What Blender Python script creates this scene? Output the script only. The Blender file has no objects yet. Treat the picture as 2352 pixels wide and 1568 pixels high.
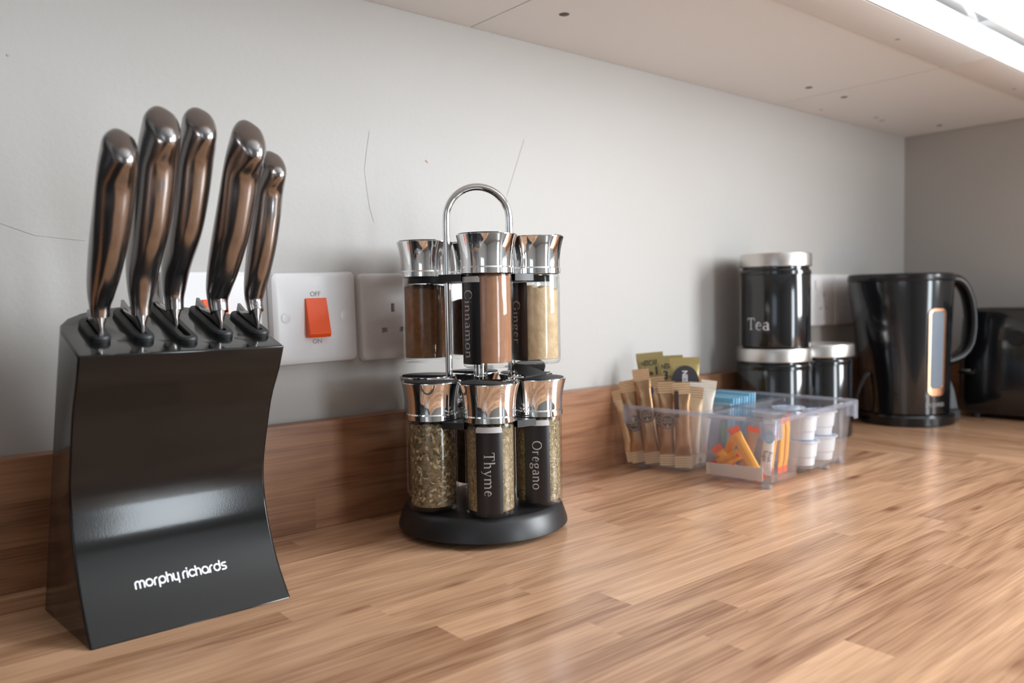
import bpy, bmesh, math, random
from mathutils import Vector, Matrix
PI = math.pi
random.seed(7)
S = bpy.context.scene
COL = S.collection

# ------------------------------------------------------------------ camera
CAM_LOC = Vector((-0.2981, -0.7066, 0.2113))
YAW, PITCH, ROLL, FPX = 0.6933, -0.0523, -0.0172, 1841.7
F = Vector((math.sin(YAW) * math.cos(PITCH), math.cos(YAW) * math.cos(PITCH), math.sin(PITCH)))
R0 = F.cross(Vector((0, 0, 1))).normalized()
U0 = R0.cross(F)
RR = R0 * math.cos(ROLL) + U0 * math.sin(ROLL)
UU = -R0 * math.sin(ROLL) + U0 * math.cos(ROLL)
cd = bpy.data.cameras.new('camera')
cam = bpy.data.objects.new('camera', cd)
COL.objects.link(cam)
m = Matrix.Identity(4)
for i in range(3):
    m[i][0], m[i][1], m[i][2], m[i][3] = RR[i], UU[i], -F[i], CAM_LOC[i]
cam.matrix_world = m
cd.sensor_width = 36
cd.lens = FPX / 2352 * 36
cd.clip_start = 0.01
cd.dof.use_dof = True
cd.dof.focus_distance = 0.66
cd.dof.aperture_fstop = 5.6
S.camera = cam

# ------------------------------------------------------------------ world, daylight, exposure
w = bpy.data.worlds.new('world')
S.world = w
w.use_nodes = True
w.node_tree.nodes['Background'].inputs[0].default_value = (0.75, 0.87, 1.0, 1)
w.node_tree.nodes['Background'].inputs[1].default_value = 1.0

def area(name, loc, direction, sx, sy, power, col):
    ld = bpy.data.lights.new(name, 'AREA')
    ld.shape = 'RECTANGLE'
    ld.size, ld.size_y, ld.energy, ld.color = sx, sy, power, col
    o = bpy.data.objects.new(name, ld)
    COL.objects.link(o)
    o.location = loc
    o.rotation_euler = Vector(direction).to_track_quat('-Z', 'Y').to_euler()
    return o
# daylight at the window of the side wall (shadows and bright edges on the canisters, lids and tray)
# and at the glazed door opposite (bright band in the block's curved front); both lie in the openings, behind the panes
area('window_right_offscreen', (1.2717 + 0.10, -1.42, 0.68), (-1, 0, 0), 0.93, 0.93, 46, (0.93, 0.965, 1.0))
area('glazed_door_offscreen', (0.77, -3.2 - 0.09, 0.14), (0, 1, 0), 0.43, 1.84, 22, (0.86, 0.94, 1.0))

S.view_settings.view_transform = 'Standard'
S.view_settings.look = 'None'
S.view_settings.exposure = 0.62
S.view_settings.gamma = 1
S.view_settings.use_curve_mapping = False
S.cycles.use_denoising = True
S.cycles.max_bounces = 14
S.cycles.diffuse_bounces = 6
S.cycles.glossy_bounces = 6
S.cycles.transmission_bounces = 8
S.cycles.transparent_max_bounces = 24
S.cycles.sample_clamp_indirect = 6
S.cycles.caustics_reflective = False
S.cycles.caustics_refractive = False

# ------------------------------------------------------------------ materials
M = {}
def mat(name, col=(0.8, 0.8, 0.8), rough=0.5, metal=0.0, spec=0.5, coat=0.0, bump=None, noise=None, emit=None, sheen=0):
    """principled material; noise=(scale, colour2, detail) mottles the colour, bump=(scale, strength, distance)"""
    mt = bpy.data.materials.new(name)
    mt.use_nodes = True
    nt = mt.node_tree
    b = nt.nodes['Principled BSDF']
    b.inputs['Base Color'].default_value = (*col, 1)
    b.inputs['Roughness'].default_value = rough
    b.inputs['Metallic'].default_value = metal
    b.inputs['Specular IOR Level'].default_value = spec
    b.inputs['Coat Weight'].default_value = coat
    b.inputs['Coat Roughness'].default_value = 0.05
    if noise or bump:
        tc = nt.nodes.new('ShaderNodeTexCoord')
    if noise:
        n = nt.nodes.new('ShaderNodeTexNoise')
        n.inputs['Scale'].default_value = noise[0]
        n.inputs['Detail'].default_value = noise[2] if len(noise) > 2 else 4
        nt.links.new(tc.outputs['Object'], n.inputs['Vector'])
        r = nt.nodes.new('ShaderNodeValToRGB')
        r.color_ramp.elements[0].position = 0.35
        r.color_ramp.elements[1].position = 0.65
        r.color_ramp.elements[0].color = (*col, 1)
        r.color_ramp.elements[1].color = (*noise[1], 1)
        nt.links.new(n.outputs['Fac'], r.inputs['Fac'])
        nt.links.new(r.outputs['Color'], b.inputs['Base Color'])
    if bump:
        n = nt.nodes.new('ShaderNodeTexNoise')
        n.inputs['Scale'].default_value = bump[0]
        n.inputs['Detail'].default_value = 5
        nt.links.new(tc.outputs['Object'], n.inputs['Vector'])
        bp = nt.nodes.new('ShaderNodeBump')
        bp.inputs['Strength'].default_value = bump[1]
        bp.inputs['Distance'].default_value = bump[2]
        nt.links.new(n.outputs['Fac'], bp.inputs['Height'])
        nt.links.new(bp.outputs['Normal'], b.inputs['Normal'])
    M[name] = mt
    return mt

mat('wall_paint', (0.470, 0.452, 0.428), 0.5, spec=0.3, bump=(180, 0.12, 0.0015), noise=(2.2, (0.495, 0.48, 0.46), 3))
mat('room_paint', (0.34, 0.32, 0.30), 0.7)
mat('ceiling_paint', (0.62, 0.61, 0.60), 0.8)
mat('floor_vinyl', (0.20, 0.17, 0.15), 0.45, noise=(3, (0.17, 0.14, 0.12)))
mat('cabinet_melamine', (0.82, 0.81, 0.80), 0.45, spec=0.35, noise=(3, (0.85, 0.84, 0.83), 3))
mat('door_white_gloss', (0.86, 0.87, 0.88), 0.12, coat=0.4)
mat('screw_recess', (0.10, 0.085, 0.07), 0.6)
mat('old_fixing_mark', (0.45, 0.41, 0.37), 0.7)
mat('black_gloss', (0.006, 0.006, 0.006), 0.12, spec=0.45, coat=0.08, bump=(900, 0.03, 0.0005))
mat('black_satin', (0.014, 0.014, 0.016), 0.38, bump=(600, 0.05, 0.0005))
mat('black_rubber', (0.012, 0.013, 0.014), 0.5)
mat('black_enamel', (0.006, 0.007, 0.009), 0.13, spec=0.6, coat=0.5)
mat('black_plastic', (0.010, 0.010, 0.012), 0.2, spec=0.5)
mat('steel', (0.40, 0.38, 0.375), 0.20, metal=1.0, bump=(700, 0.03, 0.0004))
mat('blade_steel', (0.32, 0.31, 0.31), 0.3, metal=1.0)
mat('brushed_steel', (0.66, 0.63, 0.60), 0.34, metal=1.0)
mat('chrome', (0.86, 0.86, 0.86), 0.045, metal=1.0)
mat('copper', (0.90, 0.50, 0.30), 0.25, metal=1.0)
mat('gauge_window', (0.23, 0.29, 0.36), 0.25)
mat('white_plastic', (0.80, 0.79, 0.80), 0.28, spec=0.5)
mat('switch_orange', (0.95, 0.10, 0.008), 0.35)
mat('print_grey', (0.28, 0.27, 0.28), 0.5)
mat('print_white', (0.85, 0.85, 0.90), 0.4)
mat('print_silver', (0.48, 0.465, 0.45), 0.4)
mat('print_black', (0.02, 0.02, 0.02), 0.5)
mat('label_black', (0.010, 0.009, 0.011), 0.28)
mat('label_tab', (0.55, 0.55, 0.57), 0.35)
mat('socket_brass', (0.62, 0.42, 0.20), 0.4, metal=1.0)
mat('paint_chip', (0.50, 0.24, 0.12), 0.8)
mat('hairline', (0.435, 0.417, 0.393), 0.8)
mat('foil_gold', (0.74, 0.54, 0.34), 0.33, metal=0.6, bump=(90, 0.25, 0.002), noise=(70, (0.70, 0.51, 0.32)))
mat('foil_bronze', (0.42, 0.245, 0.13), 0.30, metal=0.85, bump=(90, 0.25, 0.002), noise=(70, (0.50, 0.31, 0.18)))
mat('foil_olive', (0.55, 0.45, 0.20), 0.38, metal=0.55, bump=(60, 0.15, 0.002))
mat('foil_pale', (0.90, 0.84, 0.74), 0.3, metal=0.25, bump=(80, 0.25, 0.002))
mat('emblem_brown', (0.055, 0.03, 0.03), 0.4)
mat('emblem_violet', (0.07, 0.05, 0.12), 0.4)
mat('stick_navy', (0.04, 0.05, 0.16), 0.4)
mat('slate_print', (0.055, 0.055, 0.065), 0.4)
mat('sugar_orange', (0.95, 0.40, 0.015), 0.45)
mat('sugar_red', (0.90, 0.09, 0.01), 0.45)
mat('sugar_print', (0.70, 0.17, 0.01), 0.5)
mat('sugar_white', (0.84, 0.81, 0.78), 0.5)
mat('sugar_brown', (0.42, 0.23, 0.12), 0.5)
mat('paper_white', (0.84, 0.80, 0.78), 0.7)
mat('tea_blue', (0.22, 0.52, 0.72), 0.5, noise=(30, (0.27, 0.58, 0.78)))
mat('tea_navy', (0.01, 0.09, 0.25), 0.5)
mat('tea_leaf', (0.10, 0.42, 0.10), 0.5)
mat('tea_pale', (0.45, 0.70, 0.86), 0.5)
mat('pot_white', (0.86, 0.87, 0.88), 0.35)
mat('pot_foil', (0.74, 0.77, 0.82), 0.3, metal=0.4)
mat('pot_print', (0.25, 0.36, 0.66), 0.4)
mat('powder_brown', (0.30, 0.135, 0.05), 0.9, noise=(160, (0.24, 0.10, 0.035)), bump=(300, 0.3, 0.001))
mat('powder_cinnamon', (0.33, 0.155, 0.085), 0.9, noise=(160, (0.37, 0.18, 0.10)), bump=(300, 0.2, 0.001))
mat('powder_ginger', (0.66, 0.49, 0.31), 0.9, noise=(120, (0.55, 0.39, 0.23)), bump=(120, 0.6, 0.002))
mat('cloves', (0.07, 0.03, 0.02), 0.8, noise=(140, (0.16, 0.07, 0.04)), bump=(160, 1.0, 0.003))
mat('herb_flake', (0.30, 0.215, 0.115), 0.85)
mat('herb_pale', (0.60, 0.475, 0.31), 0.85)
mat('herb_dark', (0.10, 0.085, 0.04), 0.9)
mat('herb_core', (0.19, 0.145, 0.078), 0.95, noise=(220, (0.27, 0.20, 0.105)), bump=(220, 1.0, 0.003))
mat('thyme_core', (0.36, 0.27, 0.155), 0.95, noise=(330, (0.19, 0.14, 0.075)), bump=(330, 1.0, 0.002))
mat('seed_dark', (0.10, 0.07, 0.045), 0.9, noise=(240, (0.20, 0.14, 0.09)), bump=(240, 1.0, 0.002))
mat('patch_grey', (0.10, 0.10, 0.105), 0.4)
mat('ballpoint_white', (0.7, 0.72, 0.76), 0.3)
mat('window_frame_white', (0.82, 0.82, 0.82), 0.35)
mat('unit_grey', (0.07, 0.07, 0.075), 0.4)

def thin_glass(name, tint, ior=1.45, rough=0.03, haze=0.0, haze_col=(0.9, 0.92, 1.0)):
    """clear thin wall: see-through with a fresnel reflection, plus a little surface haze"""
    mt = bpy.data.materials.new(name)
    mt.use_nodes = True
    nt = mt.node_tree
    nt.nodes.clear()
    out = nt.nodes.new('ShaderNodeOutputMaterial')
    tr = nt.nodes.new('ShaderNodeBsdfTransparent'); tr.inputs[0].default_value = (*tint, 1)
    gl = nt.nodes.new('ShaderNodeBsdfGlossy'); gl.inputs['Roughness'].default_value = rough
    lw = nt.nodes.new('ShaderNodeLayerWeight'); lw.inputs['Blend'].default_value = 0.5
    pw = nt.nodes.new('ShaderNodeMath'); pw.operation = 'POWER'; pw.inputs[1].default_value = 4.5
    nt.links.new(lw.outputs['Facing'], pw.inputs[0])
    f0 = ((ior - 1) / (ior + 1)) ** 2
    fr = nt.nodes.new('ShaderNodeMath'); fr.operation = 'MULTIPLY_ADD'; fr.inputs[1].default_value = (1 - f0) * 0.8; fr.inputs[2].default_value = f0
    nt.links.new(pw.outputs[0], fr.inputs[0])
    mx = nt.nodes.new('ShaderNodeMixShader')
    nt.links.new(fr.outputs[0], mx.inputs[0])
    nt.links.new(tr.outputs[0], mx.inputs[1])
    nt.links.new(gl.outputs[0], mx.inputs[2])
    last = mx
    if haze:
        df = nt.nodes.new('ShaderNodeBsdfDiffuse'); df.inputs[0].default_value = (*haze_col, 1)
        tl = nt.nodes.new('ShaderNodeBsdfTranslucent'); tl.inputs[0].default_value = (*haze_col, 1)
        ad = nt.nodes.new('ShaderNodeMixShader'); ad.inputs[0].default_value = 0.5
        nt.links.new(df.outputs[0], ad.inputs[1]); nt.links.new(tl.outputs[0], ad.inputs[2])
        m2 = nt.nodes.new('ShaderNodeMixShader'); m2.inputs[0].default_value = haze
        nt.links.new(mx.outputs[0], m2.inputs[1]); nt.links.new(ad.outputs[0], m2.inputs[2])
        last = m2
    nt.links.new(last.outputs[0], out.inputs[0])
    M[name] = mt
thin_glass('jar_glass', (0.985, 0.99, 0.985), 1.42, 0.02)
thin_glass('tray_plastic', (0.975, 0.978, 0.985), 1.4, 0.06, 0.05)
thin_glass('tray_rim_plastic', (0.80, 0.82, 0.88), 1.7, 0.08, 0.22)
thin_glass('window_pane', (0.97, 0.98, 0.98), 1.4, 0.01)

def wood(name, light, dark, rough=0.3, axis=0):
    """laminate oak: long fibre grain, cathedral swirls and pores along one axis, tone varying from stave to stave"""
    mt = bpy.data.materials.new(name)
    mt.use_nodes = True
    nt = mt.node_tree
    L = nt.links.new
    N = nt.nodes.new
    b = nt.nodes['Principled BSDF']
    tc = N('ShaderNodeTexCoord')
    oi = N('ShaderNodeObjectInfo')
    off = N('ShaderNodeVectorMath'); off.operation = 'SCALE'
    cmb = N('ShaderNodeCombineXYZ')
    for k in range(3):
        L(oi.outputs['Random'], cmb.inputs[k])
    L(cmb.outputs[0], off.inputs[0]); off.inputs['Scale'].default_value = 37.0
    add = N('ShaderNodeVectorMath'); add.operation = 'ADD'
    L(tc.outputs['Object'], add.inputs[0]); L(off.outputs[0], add.inputs[1])
    def stretched(lo, across):
        mp = N('ShaderNodeMapping')
        s = [across] * 3; s[axis] = lo
        mp.inputs['Scale'].default_value = s
        L(add.outputs[0], mp.inputs['Vector'])
        return mp
    # cathedral: contour lines of a stretched noise
    m1 = stretched(3.2, 24)
    n1 = N('ShaderNodeTexNoise'); n1.inputs['Scale'].default_value = 1.0; n1.inputs['Detail'].default_value = 2.5; n1.inputs['Distortion'].default_value = 0.35
    L(m1.outputs[0], n1.inputs['Vector'])
    mul = N('ShaderNodeMath'); mul.operation = 'MULTIPLY'; mul.inputs[1].default_value = 13.0
    L(n1.outputs['Fac'], mul.inputs[0])
    sn = N('ShaderNodeMath'); sn.operation = 'SINE'
    m6 = N('ShaderNodeMath'); m6.operation = 'MULTIPLY'; m6.inputs[1].default_value = 3.2
    L(mul.outputs[0], m6.inputs[0]); L(m6.outputs[0], sn.inputs[0])
    # fine fibre
    m2 = stretched(14, 520)
    n2 = N('ShaderNodeTexNoise'); n2.inputs['Scale'].default_value = 1.0; n2.inputs['Detail'].default_value = 4
    L(m2.outputs[0], n2.inputs['Vector'])
    # broad tone
    m3 = stretched(2.0, 22)
    n3 = N('ShaderNodeTexNoise'); n3.inputs['Scale'].default_value = 1.0; n3.inputs['Detail'].default_value = 2
    L(m3.outputs[0], n3.inputs['Vector'])
    # knots
    m4 = stretched(7, 20)
    v4 = N('ShaderNodeTexVoronoi'); v4.inputs['Scale'].default_value = 0.9
    L(m4.outputs[0], v4.inputs['Vector'])
    kn = N('ShaderNodeMapRange'); kn.inputs[1].default_value = 0.02; kn.inputs[2].default_value = 0.13; kn.inputs[3].default_value = 0.42; kn.inputs[4].default_value = 0.0
    L(v4.outputs['Distance'], kn.inputs[0])
    def madd(a, k, c):
        mm = N('ShaderNodeMath'); mm.operation = 'MULTIPLY_ADD'; mm.inputs[1].default_value = k
        L(a, mm.inputs[0])
        if isinstance(c, (int, float)): mm.inputs[2].default_value = c
        else: L(c, mm.inputs[2])
        return mm.outputs[0]
    f = madd(sn.outputs[0], 0.105, -0.03)
    f = madd(n2.outputs['Fac'], 0.95, f)
    f = madd(n3.outputs['Fac'], 0.7, f)
    f = madd(oi.outputs['Random'], 0.40, f)
    f = madd(kn.outputs[0], -1.0, f)
    mr = N('ShaderNodeMapRange'); mr.inputs[1].default_value = 0.50; mr.inputs[2].default_value = 1.38
    L(f, mr.inputs[0])
    cr = N('ShaderNodeValToRGB')
    cr.color_ramp.elements[0].color = (*dark, 1)
    cr.color_ramp.elements[1].color = (*light, 1)
    e = cr.color_ramp.elements.new(0.5); e.color = (*[(p * 0.55 + q * 0.45) for p, q in zip(light, dark)], 1)
    L(mr.outputs[0], cr.inputs[0])
    L(cr.outputs[0], b.inputs['Base Color'])
    b.inputs['Roughness'].default_value = rough
    b.inputs['Specular IOR Level'].default_value = 0.5
    bp = N('ShaderNodeBump'); bp.inputs['Strength'].default_value = 0.10; bp.inputs['Distance'].default_value = 0.0006
    L(n2.outputs['Fac'], bp.inputs['Height']); L(bp.outputs[0], b.inputs['Normal'])
    M[name] = mt
wood('oak_along', (0.76, 0.455, 0.272), (0.25, 0.108, 0.052), 0.25, 0)
wood('oak_across', (0.76, 0.455, 0.272), (0.25, 0.108, 0.052), 0.25, 1)
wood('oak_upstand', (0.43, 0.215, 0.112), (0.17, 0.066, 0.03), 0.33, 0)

# ------------------------------------------------------------------ helpers
def link(o, parent=None):
    COL.objects.link(o)
    if parent is not None:
        o.parent = parent
    return o
def mesh(name, verts, faces, mt, parent=None, smooth=True, angle=0.7, loc=None):
    me = bpy.data.meshes.new(name)
    me.from_pydata([tuple(v) for v in verts], [], faces)
    if mt: me.materials.append(M[mt])
    me.validate()
    me.update()
    bm = bmesh.new(); bm.from_mesh(me)
    bmesh.ops.recalc_face_normals(bm, faces=bm.faces)
    bm.to_mesh(me); bm.free()
    if smooth and len(me.polygons):
        me.polygons.foreach_set('use_smooth', [True] * len(me.polygons))
        me.set_sharp_from_angle(angle=angle)
    o = bpy.data.objects.new(name, me)
    if loc is not None: o.location = loc
    return link(o, parent)
def from_bm(name, bm, mt, parent=None, smooth=True, angle=0.7, loc=None):
    me = bpy.data.meshes.new(name)
    bm.to_mesh(me); bm.free()
    if mt: me.materials.append(M[mt])
    if smooth:
        me.polygons.foreach_set('use_smooth', [True] * len(me.polygons))
        me.set_sharp_from_angle(angle=angle)
    o = bpy.data.objects.new(name, me)
    if loc is not None: o.location = loc
    return link(o, parent)
def thing(name, label, cat, loc=(0, 0, 0), rz=0, group=None):
    o = bpy.data.objects.new(name, None)
    o.empty_display_size = 0.02
    o.location = loc; o.rotation_euler = (0, 0, rz)
    link(o)
    return tag(o, label, cat, group)
def tag(o, label, cat, group=None):
    o['label'] = label; o['category'] = cat
    if group: o['group'] = group
    return o
def struct(o):
    o['kind'] = 'structure'
    return o
def box(name, lo, hi, mt, parent=None, bevel=0.0, seg=2, loc=None):
    bm = bmesh.new()
    bmesh.ops.create_cube(bm, size=1)
    for v in bm.verts:
        v.co = Vector([(lo[k] + hi[k]) / 2 + v.co[k] * (hi[k] - lo[k]) for k in range(3)])
    if bevel:
        bmesh.ops.bevel(bm, geom=list(bm.edges), offset=bevel, segments=seg, profile=0.5, affect='EDGES')
    return from_bm(name, bm, mt, parent, smooth=bool(bevel), loc=loc)
def lathe(profile, seg=48, a0=0.0, a1=2 * PI):
    """profile of (r, z); r = 0 closes with a pole"""
    full = abs(a1 - a0 - 2 * PI) < 1e-6
    n = seg if full else seg + 1
    V, Fc, rows = [], [], []
    for r, z in profile:
        if r < 1e-7:
            rows.append([len(V)]); V.append((0, 0, z))
        else:
            rows.append(list(range(len(V), len(V) + n)))
            for i in range(n):
                a = a0 + (a1 - a0) * i / seg
                V.append((r * math.cos(a), r * math.sin(a), z))
    for A, B in zip(rows, rows[1:]):
        cnt = seg
        for i in range(cnt):
            j = (i + 1) % n
            if len(A) == 1 and len(B) == 1: continue
            if len(A) == 1: Fc.append((A[0], B[i], B[j]))
            elif len(B) == 1: Fc.append((A[i], A[j], B[0]))
            else: Fc.append((A[i], A[j], B[j], B[i]))
    return V, Fc
def loft(rings, cap=True, closed=True):
    V, Fc = [], []
    n = len(rings[0])
    for r in rings: V += [tuple(p) for p in r]
    for k in range(len(rings) - 1):
        for i in range(n if closed else n - 1):
            j = (i + 1) % n
            Fc.append((k * n + i, k * n + j, (k + 1) * n + j, (k + 1) * n + i))
    if cap:
        Fc.append(tuple(range(n))[::-1]); Fc.append(tuple(range((len(rings) - 1) * n, len(rings) * n)))
    return V, Fc
def tube(path, r, seg=12, cap=True):
    rings = []
    path = [Vector(p) for p in path]
    t = (path[1] - path[0]).normalized()
    up = Vector((0, 0, 1)) if abs(t.z) < 0.9 else Vector((1, 0, 0))
    nrm = (up - t * up.dot(t)).normalized()
    for i, p in enumerate(path):
        if i == 0: tt = path[1] - path[0]
        elif i == len(path) - 1: tt = path[-1] - path[-2]
        else: tt = path[i + 1] - path[i - 1]
        tt.normalize()
        nrm = (nrm - tt * nrm.dot(tt)).normalized()
        bn = tt.cross(nrm)
        rad = r[i] if isinstance(r, (list, tuple)) else r
        rings.append([p + (nrm * math.cos(2 * PI * k / seg) + bn * math.sin(2 * PI * k / seg)) * rad for k in range(seg)])
    return loft(rings, cap)
def interp(x, pts):
    if x <= pts[0][0]: return pts[0][1]
    for (a, b), (c, d) in zip(pts, pts[1:]):
        if x <= c:
            t = (x - a) / (c - a)
            return b + (d - b) * t
    return pts[-1][1]
def smooth_interp(x, pts):
    """Catmull-Rom through (x, y) points"""
    n = len(pts)
    if x <= pts[0][0]: return pts[0][1]
    if x >= pts[-1][0]: return pts[-1][1]
    for i in range(n - 1):
        if x <= pts[i + 1][0]:
            x0, y0 = pts[i]; x1, y1 = pts[i + 1]
            m0 = (pts[i + 1][1] - pts[max(i - 1, 0)][1]) / (pts[i + 1][0] - pts[max(i - 1, 0)][0])
            m1 = (pts[min(i + 2, n - 1)][1] - y0) / (pts[min(i + 2, n - 1)][0] - x0)
            h = x1 - x0; t = (x - x0) / h
            return (2*t**3-3*t**2+1)*y0 + (t**3-2*t**2+t)*h*m0 + (-2*t**3+3*t**2)*y1 + (t**3-t**2)*h*m1

def cut(o, boxes):
    """cut box-shaped recesses; boxes: (lo, hi, matrix or None) in the object's own space"""
    bm = bmesh.new()
    for lo, hi, mx in boxes:
        r = bmesh.ops.create_cube(bm, size=1)
        for v in r['verts']:
            p = Vector([(lo[k] + hi[k]) / 2 + v.co[k] * (hi[k] - lo[k]) for k in range(3)])
            v.co = mx @ p if mx else p
    cut_mesh(o, bm)
def cut_mesh(o, bm):
    bmesh.ops.recalc_face_normals(bm, faces=bm.faces)
    me = bpy.data.meshes.new('c'); bm.to_mesh(me); bm.free()
    c = bpy.data.objects.new('c', me)
    COL.objects.link(c)
    par, mw = o.parent, o.matrix_basis.copy()
    o.parent = None; o.matrix_basis = Matrix.Identity(4)
    md = o.modifiers.new('cut', 'BOOLEAN'); md.operation = 'DIFFERENCE'; md.solver = 'EXACT'; md.object = c
    bpy.context.view_layer.update()
    new = bpy.data.meshes.new_from_object(o.evaluated_get(bpy.context.evaluated_depsgraph_get()))
    o.modifiers.remove(md)
    mts = list(o.data.materials)
    o.data = new
    new.materials.clear()
    for q in mts: new.materials.append(q)
    o.parent = par; o.matrix_basis = mw
    bpy.data.objects.remove(c); bpy.data.meshes.remove(me)

# ---- lettering: flat meshes in (u, v), later wrapped on a surface
def bfont(s, size, bold=0.0):
    cu = bpy.data.curves.new('t', 'FONT'); cu.body = s; cu.size = size; cu.offset = bold
    cu.align_x = 'CENTER'; cu.align_y = 'CENTER'; cu.resolution_u = 3
    o = bpy.data.objects.new('t', cu)
    COL.objects.link(o)
    bpy.context.view_layer.update()
    me = o.to_mesh()
    V = [(v.co.x, v.co.y) for v in me.vertices]
    Fc = [tuple(p.vertices) for p in me.polygons]
    o.to_mesh_clear()
    bpy.data.objects.remove(o); bpy.data.curves.remove(cu)
    return V, Fc
def strokes(lines, caps=True):
    """lines: list of (points, width or widths) -> flat mesh of ribbons"""
    V, Fc = [], []
    for pts, wd in lines:
        n = len(pts)
        ws = (list(wd) + [wd[-1]] * n)[:n] if isinstance(wd, (list, tuple)) else [wd] * n
        L_, R_ = [], []
        for i, (x, y) in enumerate(pts):
            a = pts[max(i - 1, 0)]; b = pts[min(i + 1, n - 1)]
            dx, dy = b[0] - a[0], b[1] - a[1]
            l = math.hypot(dx, dy) or 1
            nx, ny = -dy / l, dx / l
            V.append((x + nx * ws[i] / 2, y + ny * ws[i] / 2)); L_.append(len(V) - 1)
            V.append((x - nx * ws[i] / 2, y - ny * ws[i] / 2)); R_.append(len(V) - 1)
        for i in range(n - 1):
            Fc.append((L_[i], R_[i], R_[i + 1], L_[i + 1]))
        if caps:
            for i in (0, n - 1):
                c = len(V)
                for k in range(10):
                    V.append((pts[i][0] + ws[i] / 2 * math.cos(k * PI / 5), pts[i][1] + ws[i] / 2 * math.sin(k * PI / 5)))
                Fc.append(tuple(range(c, c + 10)))
    return V, Fc
def arc(cx, cy, rx, ry, a0, a1, n=14):
    return [(cx + rx * math.cos(math.radians(a0 + (a1 - a0) * i / n)), cy + ry * math.sin(math.radians(a0 + (a1 - a0) * i / n))) for i in range(n + 1)]
def seg(*p, n=6):
    out = [p[0]]
    for a, b in zip(p, p[1:]):
        out += [(a[0] + (b[0] - a[0]) * i / n, a[1] + (b[1] - a[1]) * i / n) for i in range(1, n + 1)]
    return out
W_ = 0.27
ROUND = {
 'm': ([(seg((0, 0), (0, .66)) + arc(.33, .66, .33, .34, 180, 0) + seg((.66, .66), (.66, 0)), W_), (arc(.99, .66, .33, .34, 180, 0) + seg((1.32, .66), (1.32, 0)), W_)], 1.32),
 'o': ([(arc(.48, .5, .48, .5, 0, 360, 24), W_)], .96),
 'r': ([(seg((0, 0), (0, .55)) + arc(.45, .55, .45, .45, 180, 95), W_)], .42),
 'p': ([(arc(.48, .5, .48, .5, 0, 360, 24), W_), (seg((0, .5), (0, -.42)), W_)], .96),
 'h': ([(seg((0, 0), (0, 1.42)), W_), (arc(.36, .64, .36, .36, 180, 0) + seg((.72, .64), (.72, 0)), W_)], .72),
 'y': ([(seg((0, 1), (0, .36)) + arc(.36, .36, .36, .36, 180, 360) + seg((.72, .36), (.72, 1)), W_), (seg((.72, .9), (.72, -.42)), W_)], .72),
 'i': ([(seg((0, 0), (0, 1)), W_), ([(-.01, 1.38), (.01, 1.38)], .3)], 0),
 'c': ([(arc(.48, .5, .48, .5, 45, 315, 20), W_)], .8),
 'a': ([(arc(.48, .5, .48, .5, 0, 360, 24), W_), (seg((.96, .5), (.96, 0)), W_)], .96),
 'd': ([(arc(.48, .5, .48, .5, 0, 360, 24), W_), (seg((.96, .5), (.96, 1.42)), W_)], .96),
 's': ([([(.70, 1), (.45, 1.0), (.25, .99), (.08, .9), (.04, .76), (.1, .6), (.25, .53), (.42, .5), (.6, .44), (.7, .3), (.68, .12), (.52, .01), (.3, 0), (.03, 0)], W_)], .72),
}
t1, t2 = .125, .055
def _n(x0, hgt=.0): return [(seg((x0 + .1, 0), (x0 + .1, .62 + hgt)), t1), (seg((x0, .025), (x0 + .2, .025)), .05), (seg((x0, .6 + hgt), (x0 + .1, .62 + hgt)), .05)]
def _arch(x0, wd=.4): return [(arc(x0 + .1 + wd / 2, .40, wd / 2, .22, 170, 0) + seg((x0 + .1 + wd, .4), (x0 + .1 + wd, 0)), [t2] * 7 + [t1] * 14), (seg((x0 + wd, .025), (x0 + wd + .2, .025)), .05)]
def _ell(cx, cy, rx, ry, n=24): return (arc(cx, cy, rx, ry, 90, 450, n), [t2 + (t1 - t2) * abs(math.sin(2 * PI * i / n)) for i in range(n + 1)])
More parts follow.
